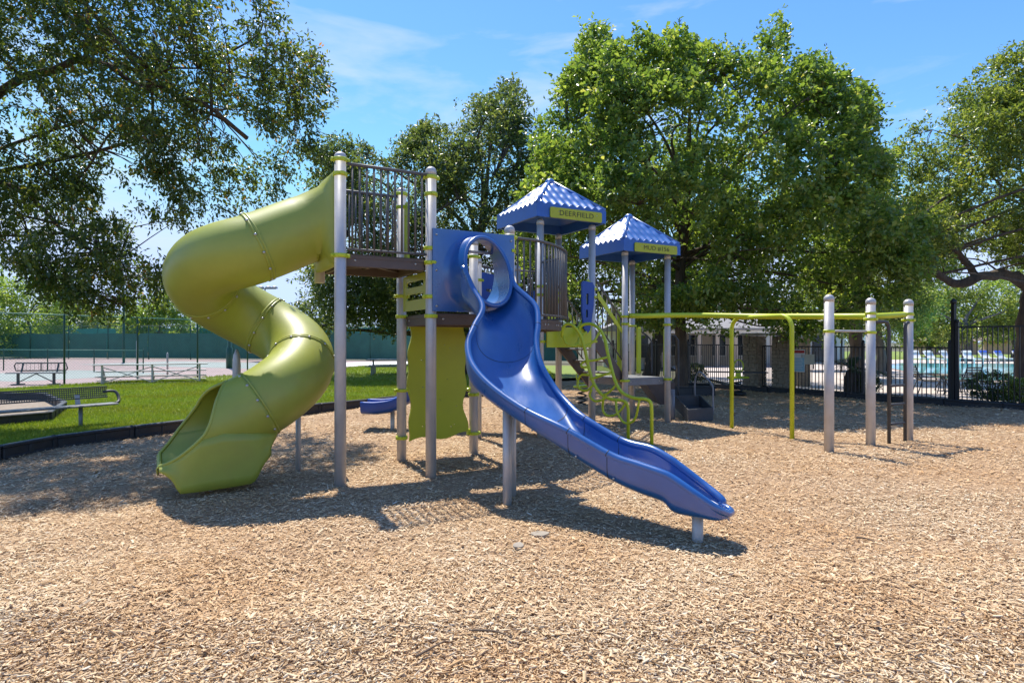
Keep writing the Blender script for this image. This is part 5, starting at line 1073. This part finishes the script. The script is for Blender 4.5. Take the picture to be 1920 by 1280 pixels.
shrub(1306, 716, .7, .75, 'dark clipped shrub beside the tree trunk and fence', n=180)
def sago(c, label):
    root = thing('sago_palm', label, 'palm', c); MB().lathe(c, [(.2, -.05), (.24, .2), (.22, .5), (.16, .72), (.05, .8)], 12).build('trunk', 'bark', root); top = c + UP * .74
    for k in range(34):
        a = k * 2.4; el = .25 + 1.0 * ((k * .618) % 1); r = .95; pts = [top + V(math.cos(a) * r * t * math.cos(el) * (1 + .2 * t), math.sin(a) * r * t * math.cos(el) * (1 + .2 * t), r * t * math.sin(el) - .55 * t * t * r) for t in np.linspace(0, 1, 12)]; mb = MB(); sdv = V(-math.sin(a), math.cos(a), 0)
        mb.tube(pts, .006, 4)
        for i in range(1, 12):
            tt = (pts[i] - pts[i - 1]).normalized(); ll = .2 * math.sin(math.pi * i / 12.5) + .03
            for s in (-1, 1): mb.add([pts[i] - tt * .014, pts[i] + tt * .014, pts[i] + sdv * s * ll + tt * .1 + UP * .03], [(0, 1, 2)])
        mb.build('frond', 'frond', root)
mat('frond', (0.03, 0.075, 0.02), .4, var=.3)
sago(FENCE_A + ND * tfor(1580) + V(.55, .5, 0), 'dark sago palm behind the iron fence right of the notices')
# buildings
def clubhouse():
    root = thing('clubhouse', 'tan clubhouse with columned porch and pale shingle roof behind the fence', 'building', (11.5, 41, 0)); x0, x1, Y = 8.2, 16.5, 41.0
    MB().box(((x0 + x1) / 2, Y + 3, 1.35), (x1 - x0, 4, 2.8)).build('wall', 'stucco', root)
    mb = MB(); e = .9; mb.prism([(-2.9, 2.45), (3, 4.6), (8.5, 2.45), (8.5, 2.32), (3, 4.4), (-2.9, 2.3)], V(x0 - e, Y + 1, 0) + V((x1 - x0 + 2 * e) / 2, 0, 0), V(0, 1, 0), UP, x1 - x0 + 2 * e); mb.build('roof', 'shingle', root)
    MB().bar(V(x0 - .8, Y - 1.75, 2.22), V(x1 + .8, Y - 1.75, 2.22), .2, .22).build('porch_beam', 'stucco_white', root)
    for i in range(8): MB().box((x0 + .1 + i * 1.15, Y - 1.75, 1.05), (.22, .22, 2.15), bev=.02).build('column', 'stucco', root)
    for i in range(5):
        w = MB().box((x0 + .9 + i * 1.6, Y + .98, 1.35), (.95, .06, 1.5)).build('window', 'stucco_white', root)
        for a in (-.23, .23):
            for b in (-.36, .36): MB().box((x0 + .9 + i * 1.6 + a, Y + .93, 1.35 + b), (.4, .05, .64)).build('pane', 'glass_dark', w)
clubhouse()
def wing():
    root = thing('clubhouse_wing', 'low cream wing with railing seen between the posts of the low tower', 'building', (8.2, 36, 0)); MB().box((7.3, 38.5, 1.2), (3.0, 3, 2.5)).build('wall', 'stucco_white', root); MB().prism([(-2.1, 2.3), (0, 3.1), (2.1, 2.3), (2.1, 2.2), (-2.1, 2.2)], V(7.3, 38.5, 0), V(1, 0, 0), UP, 3.6).build('roof', 'shingle', root)
    MB().box((7.6, 36.95, 1.3), (.9, .06, 1.3)).build('window', 'glass_dark', root); mb = MB(); mb.bar(V(6, 36.3, 1.0), V(9, 36.3, 1.0), .04, .04)
    for i in range(20): mb.bar(V(6 + i * .155, 36.3, 0), V(6 + i * .155, 36.3, 1.0), .015, .015)
    mb.build('railing', 'iron', root)
wing()
root = thing('pool_house', 'plain cream pool house beyond the stone pillars', 'building', (19.5, 47, 0)); MB().box((20.5, 48, 1.4), (8, 4, 2.9)).build('wall', 'stucco_white', root); MB().prism([(-2.6, 2.8), (0, 4.0), (2.6, 2.8), (2.6, 2.65), (-2.6, 2.65)], V(20.5, 48, 0), V(0, 1, 0), UP, 9).build('roof', 'shingle', root)
for x in (17.6, 20.0, 22.6): MB().box((x, 45.97, 1.15), (1.0, .08, 2.1)).build('door', 'glass_dark', root)
root = thing('shade_canopy', 'beige striped fabric canopy over the pool terrace', 'canopy', (17.5, 34, 0)); C0 = V(17.4, 34.5, 0)
for i in range(6):
    x = -2.4 + .8 * i; mb = MB(); mb.loft([[C0 + V(x, -1.6, 1.95), C0 + V(x + .8, -1.6, 1.95)], [C0 + V(x, -1.6, 2.15), C0 + V(x + .8, -1.6, 2.15)], [C0 + V(x, 0, 2.95), C0 + V(x + .8, 0, 2.95)], [C0 + V(x, 1.6, 2.15), C0 + V(x + .8, 1.6, 2.15)]], False, False); mb.build('fabric_panel', 'canvas' if i % 2 else 'stucco_white', root)
for x in (-2.35, 0, 2.35):
    for y in (-1.55, 1.55): MB().lathe(C0 + V(x, y, 0), [(.04, 0), (.04, 2.1)], 8).build('pole', 'iron', root)
def pavilion(xc, Y, w, eave, peak, wallm, label, gable=False):
    root = thing('pavilion' if not gable else 'house', label, 'building', (xc, Y, 0)); MB().box((xc, Y + w * .25, eave / 2), (w * .78, w * .5, eave)).build('wall', wallm, root); mb = MB(); h = w / 2
    if gable: mb.prism([(-h, eave), (0, peak), (h, eave), (h, eave - .2), (0, peak - .25), (-h, eave - .2)], V(xc, Y + w * .25, 0), V(1, 0, 0), UP, w * .6); MB().prism([(-h * .78, eave), (h * .78, eave), (0, peak - .3)], V(xc, Y + .3, 0), V(1, 0, 0), UP, .3).build('gable', wallm, root)
    else: mb.add([V(xc - h, Y - h * .2, eave), V(xc + h, Y - h * .2, eave), V(xc + h, Y + h * 1.2, eave), V(xc - h, Y + h * 1.2, eave), V(xc - h * .12, Y + h * .5, peak), V(xc + h * .12, Y + h * .5, peak)], [(0, 1, 5, 4), (1, 2, 5), (2, 3, 4, 5), (3, 0, 4), (3, 2, 1, 0)])
    mb.build('roof', 'shingle_brown', root)
    for a in (-.22, .05, .25): MB().box((xc + w * a, Y - .02, eave * .5), (w * .09, .1, eave * .55)).build('window', 'white' if a > .2 else 'glass_dark', root)
pavilion(53, 75, 7.6, 1.65, 2.85, 'peach', 'peach pavilion with brown hipped roof beyond the pool'); pavilion(65, 78, 8.0, 1.9, 4.0, 'peach', 'peach house with brown gable at the right edge', True)
# spring rider, tree ring
c = G(1384, 740); root = thing('spring_rider', 'lime spring rider with ring handle in front of the stone pillar', 'spring rider', c)
MB().tube([c + V(.12 * math.cos(t), .12 * math.sin(t), .02 + .035 * t / 1.6) for t in np.linspace(0, 18, 110)], .022, 6).build('spring', 'iron', root)
MB().box(c + UP * .52, (.62, .28, .06), rz=.3, bev=.02).build('seat', 'lime', root); MB().lathe(c + UP * .01, [(.24, 0), (.22, .07), (.1, .1)], 14).build('foot', 'iron', root)
MB().bar(c + UP * .7 - V(.95, .1, 0), c + UP * .66 + V(.95, .1, 0), .07, .04, bev=.01).build('cross_bar', 'charcoal', root); MB().tube([c + V(.02 + .14 * math.cos(t), .02, .86 + .19 * math.sin(t)) for t in np.linspace(0, 6.28, 25)[:-1]], .02, 6, closed=True).build('ring_handle', 'lime', root)
MB().prism([(-.09, .5), (.09, .5), (.05, .75), (-.05, .75)], c, V(1, 0, 0), UP, .05).build('stem', 'lime', root)
r_ = [(5.15 + 1.05 * math.cos(a), 19.0 + 1.05 * math.sin(a)) for a in (.3, 1.57, 2.9, 4.2, 5.5, 6.58)]
border('tree_border', r_, 'black plastic border ring around the big tree trunk', h=.3, seg=1.6)
# second spring rider behind the towers
c = V(1.75, 15.6, 0); root = thing('spring_rider', 'small lime spring rider seen behind the tall roofed tower', 'spring rider', c)
MB().tube([c + V(.1 * math.cos(t), .1 * math.sin(t), .02 + .03 * t / 1.6) for t in np.linspace(0, 18, 90)], .02, 6).build('spring', 'iron', root); MB().box(c + UP * .48, (.5, .24, .06), rz=.9, bev=.02).build('seat', 'lime', root); MB().tube([c + V(.14 * math.cos(t), .0, .72 + .17 * math.sin(t)) for t in np.linspace(0, 6.28, 25)[:-1]], .018, 6, closed=True).build('ring_handle', 'lime', root)
